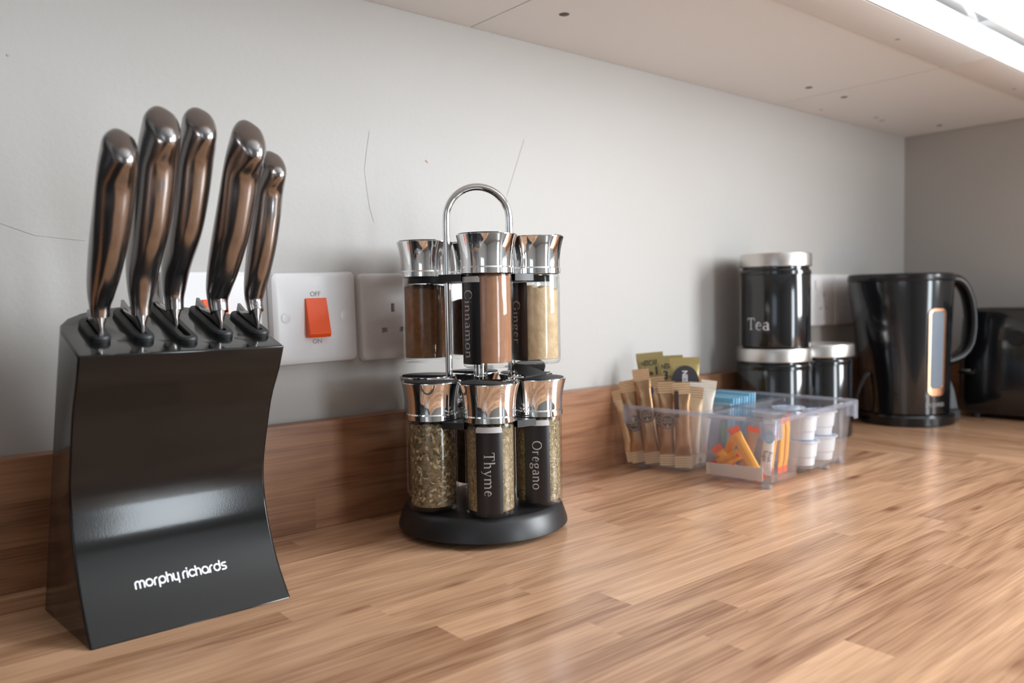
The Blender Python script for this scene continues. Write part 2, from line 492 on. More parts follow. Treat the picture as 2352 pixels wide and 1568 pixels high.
SERIF = {
 'T': ([(seg((.38, 0), (.38, .97)), .12), (seg((0, .97), (.76, .97)), .06), (seg((.02, .97), (0, .76)), .05), (seg((.74, .97), (.76, .76)), .05), (seg((.22, .025), (.54, .025)), .05)], .76),
 'h': (_n(0, .42) + _arch(0), .62),
 'y': ([(seg((.08, .62), (.32, .02)), t1), (seg((.55, .62), (.32, .0), (.22, -.22), (.06, -.26)), t2), (seg((-.02, .61), (.2, .61)), .05), (seg((.44, .61), (.64, .61)), .05)], .62),
 'm': (_n(0) + _arch(0) + _arch(.4), 1.02),
 'n': (_n(0) + _arch(0), .62),
 'e': ([(seg((.08, .36), (.5, .36)), t2), (arc(.29, .31, .22, .31, 8, 320, 20), [t2] * 5 + [t1] * 10 + [t2] * 6)], .54),
 'C': ([(arc(.46, .49, .4, .48, 50, 312, 24), [t2] * 6 + [t1 * 1.05] * 13 + [t2] * 6), (seg((.74, .9), (.76, .68)), .06), (seg((.74, .13), (.78, .26)), .05)], .84),
 'G': ([(arc(.46, .49, .4, .48, 50, 320, 24), [t2] * 6 + [t1 * 1.05] * 13 + [t2] * 6), (seg((.74, .9), (.76, .68)), .06), (seg((.78, .06), (.78, .4)), t1), (seg((.62, .41), (.92, .41)), .05)], .92),
 'O': ([_ell(.46, .49, .42, .48)], .92),
 'o': ([_ell(.31, .31, .26, .31)], .62),
 'i': (_n(0) + [([(.09, .86), (.11, .86)], .14)], .22),
 'a': ([(arc(.26, .45, .18, .17, 160, 0) + seg((.44, .45), (.44, .08), (.52, .02)), [t2] * 7 + [t1] * 20), _ell(.25, .18, .18, .17)], .54),
 'r': (_n(0) + [(arc(.32, .36, .2, .24, 170, 70), t2), ([(.37, .57), (.39, .57)], .13)], .42),
 'g': ([_ell(.27, .42, .2, .19), _ell(.28, -.13, .26, .15), (seg((.16, .26), (.1, .14), (.2, .06)), t2), (seg((.42, .55), (.56, .62)), .07)], .56),
}
def typeset(s, font, height, track=.16):
    V, Fc, x = [], [], 0
    for ch in s:
        if ch == ' ':
            x += .42; continue
        ln, wd = font[ch]
        v, f = strokes([([(px + x, py) for px, py in p], ww) for p, ww in ln], caps=font is ROUND)
        o = len(V)
        V += v; Fc += [tuple(i + o for i in q) for q in f]
        x += wd + track + (.14 if font is ROUND else 0)
    x -= track
    return [((px - x / 2) * height, (py - .5) * height) for px, py in V], Fc, x * height
def lettering(name, VF, fn, mt, parent):
    V, Fc = VF[0], VF[1]
    return mesh(name, [fn(u, v) for u, v in V], Fc, mt, parent, smooth=False)

# ================================================================== ROOM SHELL
H, XR, XL, YF, ZF, ZC = 0.5067, 1.2717, -2.2, -3.2, -0.90, 1.50
def wall_with_hole(name, fn, a0, a1, b0, b1, ha0, ha1, hb0, hb1, mt):
    """rectangular wall in (a, b) with one opening; fn maps (a, b, d) to world, d = depth away from the room"""
    V, Fc = [], []
    for d in (0, .12):
        for a, b in [(a0, b0), (a1, b0), (a1, b1), (a0, b1), (ha0, hb0), (ha1, hb0), (ha1, hb1), (ha0, hb1)]:
            V.append(fn(a, b, d))
    for o in (0, 8):
        for i in range(4):
            j = (i + 1) % 4
            Fc.append((o + i, o + j, o + 4 + j, o + 4 + i))
    for i in range(4):
        j = (i + 1) % 4
        Fc.append((4 + i, 4 + j, 12 + j, 12 + i)); Fc.append((i, j, 8 + j, 8 + i))
    return struct(mesh(name, V, Fc, mt, smooth=False))
wall_back = struct(box('wall_back', (XL, 0, ZF), (XR + .12, .12, ZC), 'wall_paint'))
wall_right = wall_with_hole('wall_right', lambda a, b, d: (XR + d, a, b), 0, YF, ZF, ZC, -.9, -1.94, .16, 1.2, 'wall_paint')
wall_with_hole('wall_left', lambda a, b, d: (XL - d, a, b), .12, YF, ZF, ZC, -1.27, -2.23, .03, 1.07, 'room_paint')  # opening made for the invented fill window
wall_with_hole('wall_front', lambda a, b, d: (a, YF - d, b), XL, XR + .12, ZF, ZC, .48, 1.06, -.86, 1.14, 'room_paint')
struct(box('floor', (XL - .12, YF - .12, ZF - .1), (XR + .12, .12, ZF), 'floor_vinyl'))
struct(box('ceiling', (XL - .12, YF - .12, ZC), (XR + .12, .12, ZC + .1), 'ceiling_paint'))
def frame_rect(name, fn, a0, a1, b0, b1, t, dep0, dep1, mt, parent=None):
    bm = bmesh.new()
    for (p0, p1, q0, q1) in [(a0, a1, b0, b0 + t), (a0, a1, b1 - t, b1), (a0, a0 + t, b0 + t, b1 - t), (a1 - t, a1, b0 + t, b1 - t)]:
        vs = [bm.verts.new(fn(a, b, d)) for d in (dep0, dep1) for a, b in ((p0, q0), (p1, q0), (p1, q1), (p0, q1))]
        for f in ((0, 1, 2, 3), (7, 6, 5, 4), (0, 4, 5, 1), (1, 5, 6, 2), (2, 6, 7, 3), (3, 7, 4, 0)):
            bm.faces.new([vs[k] for k in f])
    bmesh.ops.recalc_face_normals(bm, faces=bm.faces)
    return from_bm(name, bm, mt, parent, smooth=False)
fw = lambda a, b, d: (XR + d, a, b)
win = struct(frame_rect('window_1', fw, -1.94, -.9, .16, 1.2, .05, .05, .11, 'window_frame_white'))
mesh('pane', [fw(-1.90, .2, .08), fw(-.94, .2, .08), fw(-.94, 1.16, .08), fw(-1.90, 1.16, .08)], [(0, 1, 2, 3)], 'window_pane', win, smooth=False)
fl = lambda a, b, d: (XL - d, a, b)
fill_win = struct(frame_rect('added_fill_window', fl, -2.23, -1.27, .03, 1.07, .045, .05, .11, 'window_frame_white'))  # invented window, added to let fill daylight in from the left
mesh('pane', [fl(-2.19, .07, .08), fl(-1.31, .07, .08), fl(-1.31, 1.03, .08), fl(-2.19, 1.03, .08)], [(0, 1, 2, 3)], 'window_pane', fill_win, smooth=False)
fd = lambda a, b, d: (a, YF - d, b)
dr = struct(frame_rect('door_1', fd, .48, 1.06, -.86, 1.14, .07, .04, .10, 'window_frame_white'))
mesh('pane', [fd(.54, -.8, .07), fd(1.0, -.8, .07), fd(1.0, 1.08, .07), fd(.54, 1.08, .07)], [(0, 1, 2, 3)], 'window_pane', dr, smooth=False)
# hairline cracks and a chipped spot in the paint of the back wall
def crack(pts, wd=.00035):
    V, Fc = strokes([(pts, wd)], caps=False)
    mesh('paint_crack', [(x, -.0003, z) for x, z in V], Fc, 'hairline', wall_back, smooth=False)
crack([(.1102, .3805), (.1065, .362), (.1032, .3415), (.1058, .32), (.108, .305), (.1124, .2907)])
crack([(.3123, .3948), (.304, .375), (.298, .36), (.2848, .3284)])
crack([(-.23, .284), (-.2059, .2748), (-.1836, .2666), (-.165, .265), (-.1492, .2637)], .0005)
mesh('paint_chip', [(.1752, -.0004, .3585), (.1768, -.0004, .3578), (.1785, -.0004, .3562), (.1787, -.0004, .3552), (.1772, -.0004, .356), (.1757, -.0004, .3573)], [(0, 1, 2, 3, 4, 5)], 'paint_chip', wall_back, smooth=False)
mesh('paint_chip', [(-.1950 + .0012 * math.cos(k), -.0004, .3996 + .001 * math.sin(k)) for k in range(6)], [tuple(range(6))], 'old_fixing_mark', wall_back, smooth=False)

# ================================================================== WALL CABINETS
def wall_cabinet(x0, x1, label, screws, marks, knob_x=None):
    t = thing('wall_cabinet', label, 'cabinet', ((x0 + x1) / 2, 0, H))
    c = (x0 + x1) / 2
    g = .0008
    a, b = x0 - c + g, x1 - c - g
    box('bottom_panel', (a, -.250, 0), (b, -.0006, .018), 'cabinet_melamine', t)
    box('side_panel', (a, -.284, .018), (a + .016, -.0006, .72), 'cabinet_melamine', t)
    box('side_panel', (b - .016, -.284, .018), (b, -.0006, .72), 'cabinet_melamine', t)
    box('top_panel', (a, -.284, .72), (b, -.0006, .738), 'cabinet_melamine', t)
    box('pelmet', (a, -.3035, -.0012), (b, -.2495, .0335), 'door_white_gloss' if False else 'cabinet_melamine', t, .0008)
    d = box('door', (a + .001, -.3045, .0460), (b - .001, -.285, .735), 'door_white_gloss', t, .0012)
    box('fascia', (a, -.3062, -.0008), (b, -.3036, .0335), 'door_white_gloss', t, .0006)
    for sx, sy, r in screws:
        V, Fc = lathe([(0, -.0001), (r * .9, -.0004), (r, -.0001), (r, .002)], 20)
        mesh('screw_cap', V, Fc, 'screw_recess', t, loc=(sx - c, sy, 0))
    for sx, sy, r in marks:
        zz = -.0013 if sy < -.25 else 0
        V, Fc = lathe([(0, -.0002), (r, -.0001), (r, .001)], 12)
        mesh('fixing_mark', V, Fc, 'old_fixing_mark', t, loc=(sx - c, sy, zz))
    return t
wall_cabinet(-.362, .2382, 'white wall cabinet above the knife block and light switch', [(-.2, -.09, .0055)], [])
wall_cabinet(.2382, .8295, 'white wall cabinet above the spice rack and coffee sticks', [(.2924, -.0902, .0055), (.7775, -.0866, .0052)], [(.658, -.2671, .003)])
wall_cabinet(.8295, XR - .0006, 'white wall cabinet in the corner above the kettle', [(.8734, -.0888, .0052), (1.2116, -.0876, .0052)], [(.9217, -.0247, .003), (1.0531, -.0502, .0045), (1.085, -.045, .0045), (1.0289, -.2662, .003)])

# ================================================================== WORKTOP
wt = thing('worktop', 'wood block-effect kitchen worktop running under everything along the wall', 'worktop', (0, 0, 0))
def seam(y): return .7468 - (y + .1847) * (.0491 / .1756)
XW0 = -1.3
TP = .004
def slab(name, poly, z0, z1, mt, parent):
    cx = sum(p[0] for p in poly) / len(poly); cy = sum(p[1] for p in poly) / len(poly)
    n = len(poly)
    V = [(x - cx, y - cy, z1) for x, y in poly] + [(x - cx, y - cy, z0) for x, y in poly]
    Fc = [tuple(range(n)), tuple(range(2 * n - 1, n - 1, -1))] + [(i, (i + 1) % n, n + (i + 1) % n, n + i) for i in range(n)]
    return mesh(name, V, Fc, mt, parent, smooth=False, loc=(cx, cy, 0))
slab('core_board', [(XW0, 0), (XR, 0), (XR, -1.15), (.66, -1.15), (.66, -.60), (XW0, -.60)], -.038, -TP, 'oak_along', wt)
rnd = random.Random(11)
# staves of the run along the back wall
y, row = 0.0, 0
while y > -.6 + 1e-6:
    y2 = max(y - .0310, -.6)
    xe0, xe1 = min(seam(y), .885), min(seam(y2), .885)
    cuts = [XW0]
    x = XW0 + rnd.uniform(.1, .42)
    while x < min(xe0, xe1) - .12:
        cuts.append(x); x += rnd.uniform(.27, .44)
    for i, a in enumerate(cuts):
        if i + 1 < len(cuts):
            poly = [(a, y2), (cuts[i + 1], y2), (cuts[i + 1], y), (a, y)]
        else:
            poly = [(a, y2), (xe1, y2), (xe0, y), (a, y)]
        slab('plank', poly, -TP, 0, 'oak_along', wt)
    y = y2; row += 1
# staves of the return that runs along the right wall
def clipped(x0, x1, ya, yb):
    """column x0..x1 right of the slanted seam between ya (back) and yb (front)"""
    pts = [(x0, yb), (x1, yb), (x1, ya), (x0, ya)]
    out = []
    def inside(p): return p[0] >= min(seam(p[1]), .885) - 1e-9
    for i in range(4):
        p, q = pts[i], pts[(i + 1) % 4]
        if inside(p): out.append(p)
        if inside(p) != inside(q):
            lo, hi = 0.0, 1.0
            pin = inside(p)
            for _ in range(40):
                mid = (lo + hi) / 2
                r = (p[0] + (q[0] - p[0]) * mid, p[1] + (q[1] - p[1]) * mid)
                if inside(r) == pin: lo = mid
                else: hi = mid
            out.append((p[0] + (q[0] - p[0]) * lo, p[1] + (q[1] - p[1]) * lo))
    return out
x = XR
while x > .66 + 1e-6:
    x2 = max(x - .0310, .66)
    ends = [0.0]
    yy = -rnd.uniform(.12, .40)
    while yy > -.6 + .08:
        ends.append(yy); yy -= rnd.uniform(.27, .44)
    ends.append(-.6)
    for a, b in zip(ends, ends[1:]):
        poly = clipped(x2, x, a, b)
        if len(poly) >= 3 and abs(sum(poly[i][0] * poly[(i + 1) % len(poly)][1] - poly[(i + 1) % len(poly)][0] * poly[i][1] for i in range(len(poly)))) > 1e-7:
            slab('plank', poly, -TP, 0, 'oak_across', wt)
    slab('plank', [(x2, -1.15), (x, -1.15), (x, -.6), (x2, -.6)], -TP, 0, 'oak_across', wt)
    x = x2
# unseen black hob implied by the cooker switch, added to darken knife reflections
hb = thing('added_hob', 'unseen black glass hob added beyond the knife block to darken reflections', 'hob', (-.60, -.29, 0))
box('glass_top', (-.29, -.25, .0003), (.29, .25, .006), 'black_enamel', hb, .002)
for cx_, cy_, cr_ in ((-.14, .11, .09), (.14, .11, .075), (-.14, -.11, .075), (.14, -.11, .09)):
    V, Fc = lathe([(cr_ - .0012, .0060), (cr_ - .0012, .0063), (cr_, .0063), (cr_, .0060)], 40)
    mesh('cooking_zone', V, Fc, 'print_grey', hb, loc=(cx_, cy_, 0))
sb = box('added_dark_panel', (-.90, -.008, .1006), (-.305, -.0004, .50), 'black_enamel', None, .0008)  # unseen dark panel, added to darken reflections in the knife handles
tag(sb, 'unseen dark glass panel added behind the hob to darken reflections', 'added_dark_panel')
# upstand
B_, T_ = .1002, .018
def upstand(name, label, along, length, loc, rz):
    u = thing(name, label, 'upstand', loc, rz)
    rr = random.Random(along)
    for z0, z1 in ((0.0003, .034), (.034, .067), (.067, B_)):
        x = 0.0
        while x < length - 1e-6:
            x2 = x + rr.uniform(.3, .5)
            if length - x2 < .12: x2 = length
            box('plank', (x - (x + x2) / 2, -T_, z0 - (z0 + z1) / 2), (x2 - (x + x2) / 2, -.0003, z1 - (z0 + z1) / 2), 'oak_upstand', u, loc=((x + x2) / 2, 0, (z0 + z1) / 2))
            x = x2
    return u
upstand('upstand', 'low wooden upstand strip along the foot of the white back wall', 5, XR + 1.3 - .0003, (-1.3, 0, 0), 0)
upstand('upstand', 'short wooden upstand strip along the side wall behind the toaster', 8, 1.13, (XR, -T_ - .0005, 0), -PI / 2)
# base cabinets that carry the worktop
for k, (x0, x1, lb) in enumerate([(-1.3, -.36, 'white base cabinet under the worktop left of the knife block'), (-.36, .24, 'white base cabinet under the worktop below the spice rack'), (.24, .68, 'narrow white base cabinet under the worktop beside the corner')]):
    t = thing('base_cabinet', lb, 'cabinet', ((x0 + x1) / 2, 0, ZF))
    hw = (x1 - x0) / 2 - .001
    box('body', (-hw, -.555, .1), (hw, -.002, -ZF - .0382), 'cabinet_melamine', t)
    box('plinth', (-hw, -.50, 0), (hw, -.48, .1), 'cabinet_melamine', t)
    d = box('door', (-hw + .001, -.575, .11), (hw - .001, -.556, -ZF - .05), 'door_white_gloss', t, .001)
    V, Fc = tube([(-.06, -.575, .78), (-.06, -.6, .78), (.06, -.6, .78), (.06, -.575, .78)], .005, 10)
    mesh('handle', V, Fc, 'brushed_steel', d)
t = thing('base_cabinet', 'white corner base cabinet under the worktop beneath the window', 'cabinet', (.975, -.6, ZF))
box('body', (-.27, -.55, .1), (.294, .597, -ZF - .0382), 'cabinet_melamine', t)
box('plinth', (-.25, -.55, 0), (-.23, .10, .1), 'cabinet_melamine', t)
box('door', (-.29, -.545, .11), (-.271, -.005, -ZF - .05), 'door_white_gloss', t, .001)
# unseen tall dark unit, added to darken reflections and the left wall
t = thing('added_dark_unit', 'unseen tall dark grey unit added to darken reflections and the wall', 'cabinet', (-1.601, 0, ZF))
box('body', (-.298, -.58, .08), (.298, -.003, 2.2), 'unit_grey', t)
box('plinth', (-.28, -.54, 0), (.28, -.02, .08), 'unit_grey', t)
for z0, z1 in ((.09, .9), (.904, 2.19)):
    d = box('door', (-.296, -.60, z0), (.296, -.581, z1), 'unit_grey', t, .001)
    V, Fc = tube([(.24, -.60, z0 + .3), (.24, -.625, z0 + .3), (.24, -.625, z0 + .5), (.24, -.60, z0 + .5)], .005, 10)
    mesh('handle', V, Fc, 'brushed_steel', d)
# unseen lamp housing, added with no known lamp there; gives no light
t = thing('added_lamp_housing', 'unseen square lamp housing added on the room ceiling, unlit', 'lamp', (-.6, -1.6, ZC))
box('housing', (-.25, -.25, -.02), (.25, .25, -.0005), 'window_frame_white', t, .004)

# ================================================================== SWITCHES AND SOCKETS
def plate_mesh(name, wd, ht, th, parent):
    """rounded plate, front at y = -th, bevelled rim"""
    rings = []
    def rect(w2, h2, rad, y):
        pts = []
        for cx, cz, a in ((w2 - rad, h2 - rad, 0), (-w2 + rad, h2 - rad, 90), (-w2 + rad, -h2 + rad, 180), (w2 - rad, -h2 + rad, 270)):
            for k in range(6):
                an = math.radians(a + 18 * k)
                pts.append((cx + rad * math.cos(an), y, cz + rad * math.sin(an)))
        return pts
    w2, h2 = wd / 2, ht / 2
    rings = [rect(w2, h2, .005, 0), rect(w2, h2, .005, -th * .55), rect(w2 - .0012, h2 - .0012, .0055, -th * .85), rect(w2 - .004, h2 - .004, .006, -th)]
    V, Fc = loft(rings)
    return mesh(name, V, Fc, 'white_plastic', parent, angle=.5)
def disc(name, r, th, mt, parent, loc):
    V, Fc = lathe([(0, th), (r * .9, th), (r, th * .6), (r, 0)], 20)
    V = [(x, -z, y) for x, y, z in V]
    return mesh(name, V, Fc, mt, parent, loc=loc)
TH = .0085
def cooker_switch(cx, cz, label, rot=0):
    t = thing('cooker_switch', label, 'switch', (cx, 0, cz))
    t.rotation_euler = (0, rot, 0)
    plate_mesh('plate', .086, .086, TH, t)
    # rocker pressed at the top, its foot standing out
    w2, zt, zb = .0108, .0185, -.0182
    V = [(-w2, -TH + .001, zt), (w2, -TH + .001, zt), (w2, -TH + .001, zb), (-w2, -TH + .001, zb),
         (-w2, -TH - .0012, zt), (w2, -TH - .0012, zt), (w2, -TH - .0088, zb + .0035), (-w2, -TH - .0088, zb + .0035), (w2, -TH - .0072, zb), (-w2, -TH - .0072, zb)]
    Fc = [(4, 5, 6, 7), (7, 6, 8, 9), (9, 8, 2, 3), (0, 1, 5, 4), (1, 2, 8, 6, 5), (0, 4, 7, 9, 3), (0, 3, 2, 1)]
    ro = mesh('rocker', V, Fc, 'switch_orange', t, smooth=False)
    bv = ro.modifiers.new('b', 'BEVEL'); bv.width = .0006; bv.segments = 2
    for s in (-1, 1):
        disc('screw_cover', .0048, .0004, 'white_plastic', t, (s * .030, -TH, .001))
        V, Fc = lathe([(.0048, 0), (.0048, .0002), (.0051, .0002), (.0051, 0)], 24)
        mesh('screw_cover_seam', [(x, -z, y) for x, y, z in V], Fc, 'white_plastic', t, loc=(s * .030, -TH, .001))
    lettering('lettering', bfont('OFF', .0062), lambda u, v: (u, -TH - .0003, v + .0222), 'print_grey', t)
    lettering('lettering', bfont('ON', .0062), lambda u, v: (u, -TH - .0003, v - .0222), 'print_grey', t)
    return t
cooker_switch(.043, .1973, 'white cooker switch plate with a bold orange rocker marked OFF and ON', -.0172)
cooker_switch(-.0515, .1973, 'white switch plate with orange rocker half hidden behind the knife handles', -.010)
def socket(cx, cz, label, rot=0, wd=.146, gangs=2):
    t = thing('wall_socket', label, 'socket', (cx, 0, cz))
    t.rotation_euler = (0, rot, 0)
    plt = plate_mesh('plate', wd, .086, TH, t)
    holes = []
    for s in ((-1, 1) if gangs == 2 else (0,)):
        ox = s * .0365
        def hole(name, x, z, w2, h2, mt):
            holes.append(((x - w2, -TH - .002, z - h2), (x + w2, -.0015, z + h2), None))
            box(name, (x - w2, -.0022, z - h2), (x + w2, -.0012, z + h2), mt, t)
        hole('earth_slot', ox, .0085, .0021, .0042, 'socket_brass')
        hole('pin_slot', ox - .0105, -.0135, .0034, .0024, 'white_plastic')
        hole('pin_slot', ox + .0105, -.0135, .0034, .0024, 'white_plastic')
        if gangs == 2:
            box('rocker', (s * .012 - .005, -TH - .003, .018), (s * .012 + .005, -TH + .001, .034), 'white_plastic', t, .0006)
    cut(plt, holes)
    for s in (-1, 1):
        V, Fc = lathe([(.0046, 0), (.0046, .0002), (.0049, .0002), (.0049, 0)], 24)
        mesh('screw_cover_seam', [(x, -z, y) for x, y, z in V], Fc, 'white_plastic', t, loc=(s * (wd / 2 - .0145), -TH, .001))
    return t
socket(.1635, .1973, 'white double wall socket behind the spice rack', -.0172)
socket(.925, .2015, 'white double wall socket between the tea canister and the kettle')
socket(1.0415, .2015, 'white single wall socket half hidden behind the kettle', 0, .086, 1)

# ================================================================== KNIFE BLOCK
BL = thing('knife_block', 'glossy black curved knife block holding five steel knives', 'knife block', (-.1265, -.12, 0))
OX, OY = -.1265, -.12
FRONT = [(0.0, -.1685), (.0185, -.1515), (.041, -.1375), (.067, -.1285), (.0925, -.1285), (.121, -.1380), (.1445, -.1480), (.1643, -.1620), (.1816, -.1712)]
def front_y(z): return smooth_interp(z, FRONT)
SL = .31
def top_z(y): return .1816 + SL * (y + .17)
plan = []          # (side, x at top, x at bottom, blend 0 front .. 1 side-back .. arc)
NA = 12
rings = []
NS = 22
for s in range(NS + 1):
    t = s / NS
    ring = []
    zf = .1816 * t
    hwf = .0652
    ring.append((-hwf, front_y(zf), zf))
    ring.append((hwf, front_y(zf), zf))
    by = -.073 + (-.125 + .073) * t
    ay = -.0235 + (-.073 + .0235) * t
    hwb = .0735 + (.0655 - .0735) * t
    for k in range(NA + 1):
        a = PI * k / NA
        x = hwb * math.cos(a)
        y = by + (ay - by) * math.sin(a)
        zt = top_z(by + (ay - by) * math.sin(a))
        ring.append((x, y, zt * t))
    rings.append([(p[0], p[1] - OY, p[2]) for p in ring])
V, Fc = loft(rings)
body = mesh('body', V, Fc, 'black_gloss', BL, angle=.6)
bv = body.modifiers.new('bevel', 'BEVEL'); bv.width = .0013; bv.segments = 3; bv.limit_method = 'ANGLE'; bv.angle_limit = .7
# wordmark on the lower front
v, f, wd = typeset('morphy richards', ROUND, .00548)
sc = .0605 / wd
lettering('lettering', ([(a * sc, b * sc) for a, b in v], f), lambda u, q: (u - .1286 - OX, front_y(.0272 + q * .92) - OY - .0006 , .0272 + q * .92), 'print_white', BL)
KX = [-.173, -.147, -.121, -.094, -.0685]
KY = [(-.146, -.112), (-.148, -.092), (-.155, -.078), (-.147, -.089), (-.148, -.104)]   # collar front / back
tilt = math.atan(SL)
slots = []
for i, (kx, (yf, yb)) in enumerate(zip(KX, KY)):
    # rubber collar: stadium ring with a slot, lying on the sloping top
    yc = (yf + yb) / 2
    half = (yf - yb) / -2
    def stadium(r, h, z):
        pts = []
        for k in range(9): pts.append((r * math.cos(PI + PI * k / 8), -h + r + r * math.sin(PI + PI * k / 8), z))
        for k in range(9): pts.append((r * math.cos(PI * k / 8), h - r + r * math.sin(PI * k / 8), z))
        return pts
    rg = [stadium(.0062, half + .004, -.001), stadium(.0064, half + .0042, .0022), stadium(.0056, half + .0034, .0036), stadium(.0022, half - .001, .0036), stadium(.0019, half - .0012, -.001)]
    V, Fc = loft(rg + [rg[0]], cap=False)
    c = mesh('slot_collar', V, Fc, 'black_rubber', BL, angle=.5)
    c.location = (kx - OX, yc - OY, top_z(yc) + .0002)
    c.rotation_euler = (tilt, 0, 0)
    slots.append(((-.0019, -half + .0012, -.045), (.0019, half - .0012, .01), Matrix.Translation(c.location) @ Matrix.Rotation(tilt, 4, 'X')))
cut(body, slots)

# ================================================================== KNIVES
# each knife stands in the plane x = KX with its spine towards the wall; path of (y, z) up the middle of the handle
PATHS = [
 [(-.1455, .2050), (-.1475, .2149), (-.1640, .2383), (-.1866, .2669), (-.2000, .2880), (-.2065, .3020)],
 [(-.1410, .2050), (-.1415, .2145), (-.1490, .2396), (-.1719, .2698), (-.1853, .2940), (-.1975, .3190)],
 [(-.1265, .2080), (-.1255, .2201), (-.1330, .2407), (-.1590, .2721), (-.1750, .2977), (-.1868, .3245)],
 [(-.1375, .2060), (-.1350, .2176), (-.1485, .2403), (-.1710, .2728), (-.1864, .2985), (-.1975, .3170)],
 [(-.1410, .2060), (-.1370, .2160), (-.1470, .2409), (-.1631, .2749), (-.1709, .2972), (-.1745, .3060)],
]
KLAB = ['short steel-handled knife in the outermost slot away from the switches',
        'long steel-handled knife in the second slot, beside the outermost short knife',
        'long steel-handled knife in the widest middle slot of the block',
        'large steel-handled knife in the fourth slot, beside the short knife near the switch',
        'slim short steel-handled knife in the slot nearest the light switch']
SIZE = [.92, 1.0, .96, 1.0, .84]
for i in range(5):
    kx = KX[i]
    yf, yb = KY[i]
    P = PATHS[i]
    sz = SIZE[i]
    ktop = top_z(yf)
    kt = thing('kitchen_knife', KLAB[i], 'knife', (kx, P[0][0], .175), 0, 'knives in the block')
    O = Vector((kx, P[0][0], .175))
    # smooth path by arc length
    S_ = [0.0]
    for a, b in zip(P, P[1:]): S_.append(S_[-1] + math.hypot(b[0] - a[0], b[1] - a[1]))
    ys = list(zip(S_, [p[0] for p in P])); zs = list(zip(S_, [p[1] for p in P]))
    Lh = S_[-1]
    rings = []
    NR, NSG = 34, 28
    for r in range(NR + 1):
        t = r / NR
        q = t * Lh
        yc, zc = smooth_interp(q, ys), smooth_interp(q, zs)
        e = .002
        ty = smooth_interp(min(q + e, Lh), ys) - smooth_interp(max(q - e, 0), ys)
        tz = smooth_interp(min(q + e, Lh), zs) - smooth_interp(max(q - e, 0), zs)
        l = math.hypot(ty, tz); ty, tz = ty / l, tz / l
        # normal in the plane, pointing to the front (-y, up)
        ny, nz = -tz, ty
        if ny > 0: ny, nz = -ny, -nz
        hx = 1.22 * sz * smooth_interp(t, [(0, .0050), (.06, .0056), (.12, .0068), (.25, .0083), (.5, .0095), (.75, .0098), (.9, .0096), (1, .0085)])
        df = 1.28 * sz * smooth_interp(t, [(0, .0048), (.06, .0060), (.14, .0078), (.3, .0118), (.5, .0138), (.7, .0122), (.84, .0112), (.93, .0150), (1, .0178)])
        db = 1.22 * sz * smooth_interp(t, [(0, .0085), (.06, .0105), (.14, .0120), (.3, .0122), (.5, .0118), (.8, .0122), (1, .0112)])
        ring = []
        for k in range(NSG):
            a = 2 * PI * k / NSG
            ca, sa = math.cos(a), math.sin(a)
            ex = 1.02
            u = math.copysign(abs(ca) ** ex, ca)
            vv = math.copysign(abs(sa) ** ex, sa)
            # ridge: thinner towards the spine
            thick = hx * (1.0 - .30 * max(0, -u))
            off = (df if u > 0 else db) * u
            ring.append(Vector((kx + thick * vv, yc + ny * off, zc + nz * off)) - O)
        rings.append(ring)
    # domed butt, sheared so that it slopes down to the hooked front
    tdir = Vector((0, ty, tz)); nd = Vector((0, ny, nz))
    last = rings[-1]
    cen = sum(last, Vector()) / NSG
    for q in range(1, 8):
        an = PI / 2 * q / 7.2
        rings.append([cen + (p - cen) * (math.cos(an) ** .8) + tdir * (.0095 * sz * math.sin(an)) for p in last])
    for ri, rg in enumerate(rings):
        wgt = min(1.0, max(0.0, (ri / NR - .80) / .20))
        wgt = wgt * wgt * (3 - 2 * wgt)
        c_ = sum(rg, Vector()) / NSG if ri <= NR else cen
        for q in range(NSG):
            rg[q] = rg[q] - tdir * (.22 * wgt * (rg[q] - c_).dot(nd))
    V, Fc = loft(rings)
    hd = mesh('handle', V, Fc, 'steel', kt, angle=1.2)
    # bolster: pale polished wedge running from the neck down to the slot
    y0, z0 = P[0]
    def ringb(y_f, y_b, z, th, zb=None):
        n = 10
        out = []
        for k in range(2 * n):
            a = 2 * PI * k / (2 * n)
            c_, s_ = math.cos(a), math.sin(a)
            yy = (y_f + y_b) / 2 + (y_f - y_b) / 2 * math.copysign(abs(c_) ** .7, c_)
            fr = (c_ + 1) / 2
            zz = z if zb is None else zb + (z - zb) * fr
            out.append(Vector((kx + th * math.copysign(abs(s_) ** .8, s_), yy, zz)) - O)
        return out
    rb = [ringb(y0 - .0050 * sz, y0 + .0090 * sz, z0 + .004, .0049 * sz, z0 + .010), ringb(y0 - .0046 * sz, y0 + .0105 * sz, z0 - .001, .0046 * sz, z0 + .004),
          ringb(y0 - .0042 * sz, y0 + .012 * sz, z0 - .006, .0030 * sz, z0), ringb(y0 - .0040 * sz, yb - .004, ktop + .0045, .0016, top_z(yb) + .006)]
    V, Fc = loft(rb)
    mesh('bolster', V, Fc, 'steel', kt, angle=.6)
    yf_b = y0 - .0036 * sz
    V = []
    for sx in (-1, 1):
        for (yy, zz, th) in [(yf_b, ktop + .006, .0012), (yb - .004, top_z(yb) + .010, .0010), (yb + .012, top_z(yb) - .02, .0010), (yf_b + .010, ktop - .02, .0012)]:
            V.append(Vector((kx + sx * th, yy, zz)) - O)
    Fc = [(0, 1, 2, 3), (7, 6, 5, 4), (0, 4, 5, 1), (1, 5, 6, 2), (2, 6, 7, 3), (3, 7, 4, 0)]
    mesh('blade', V, Fc, 'blade_steel', kt, smooth=False)

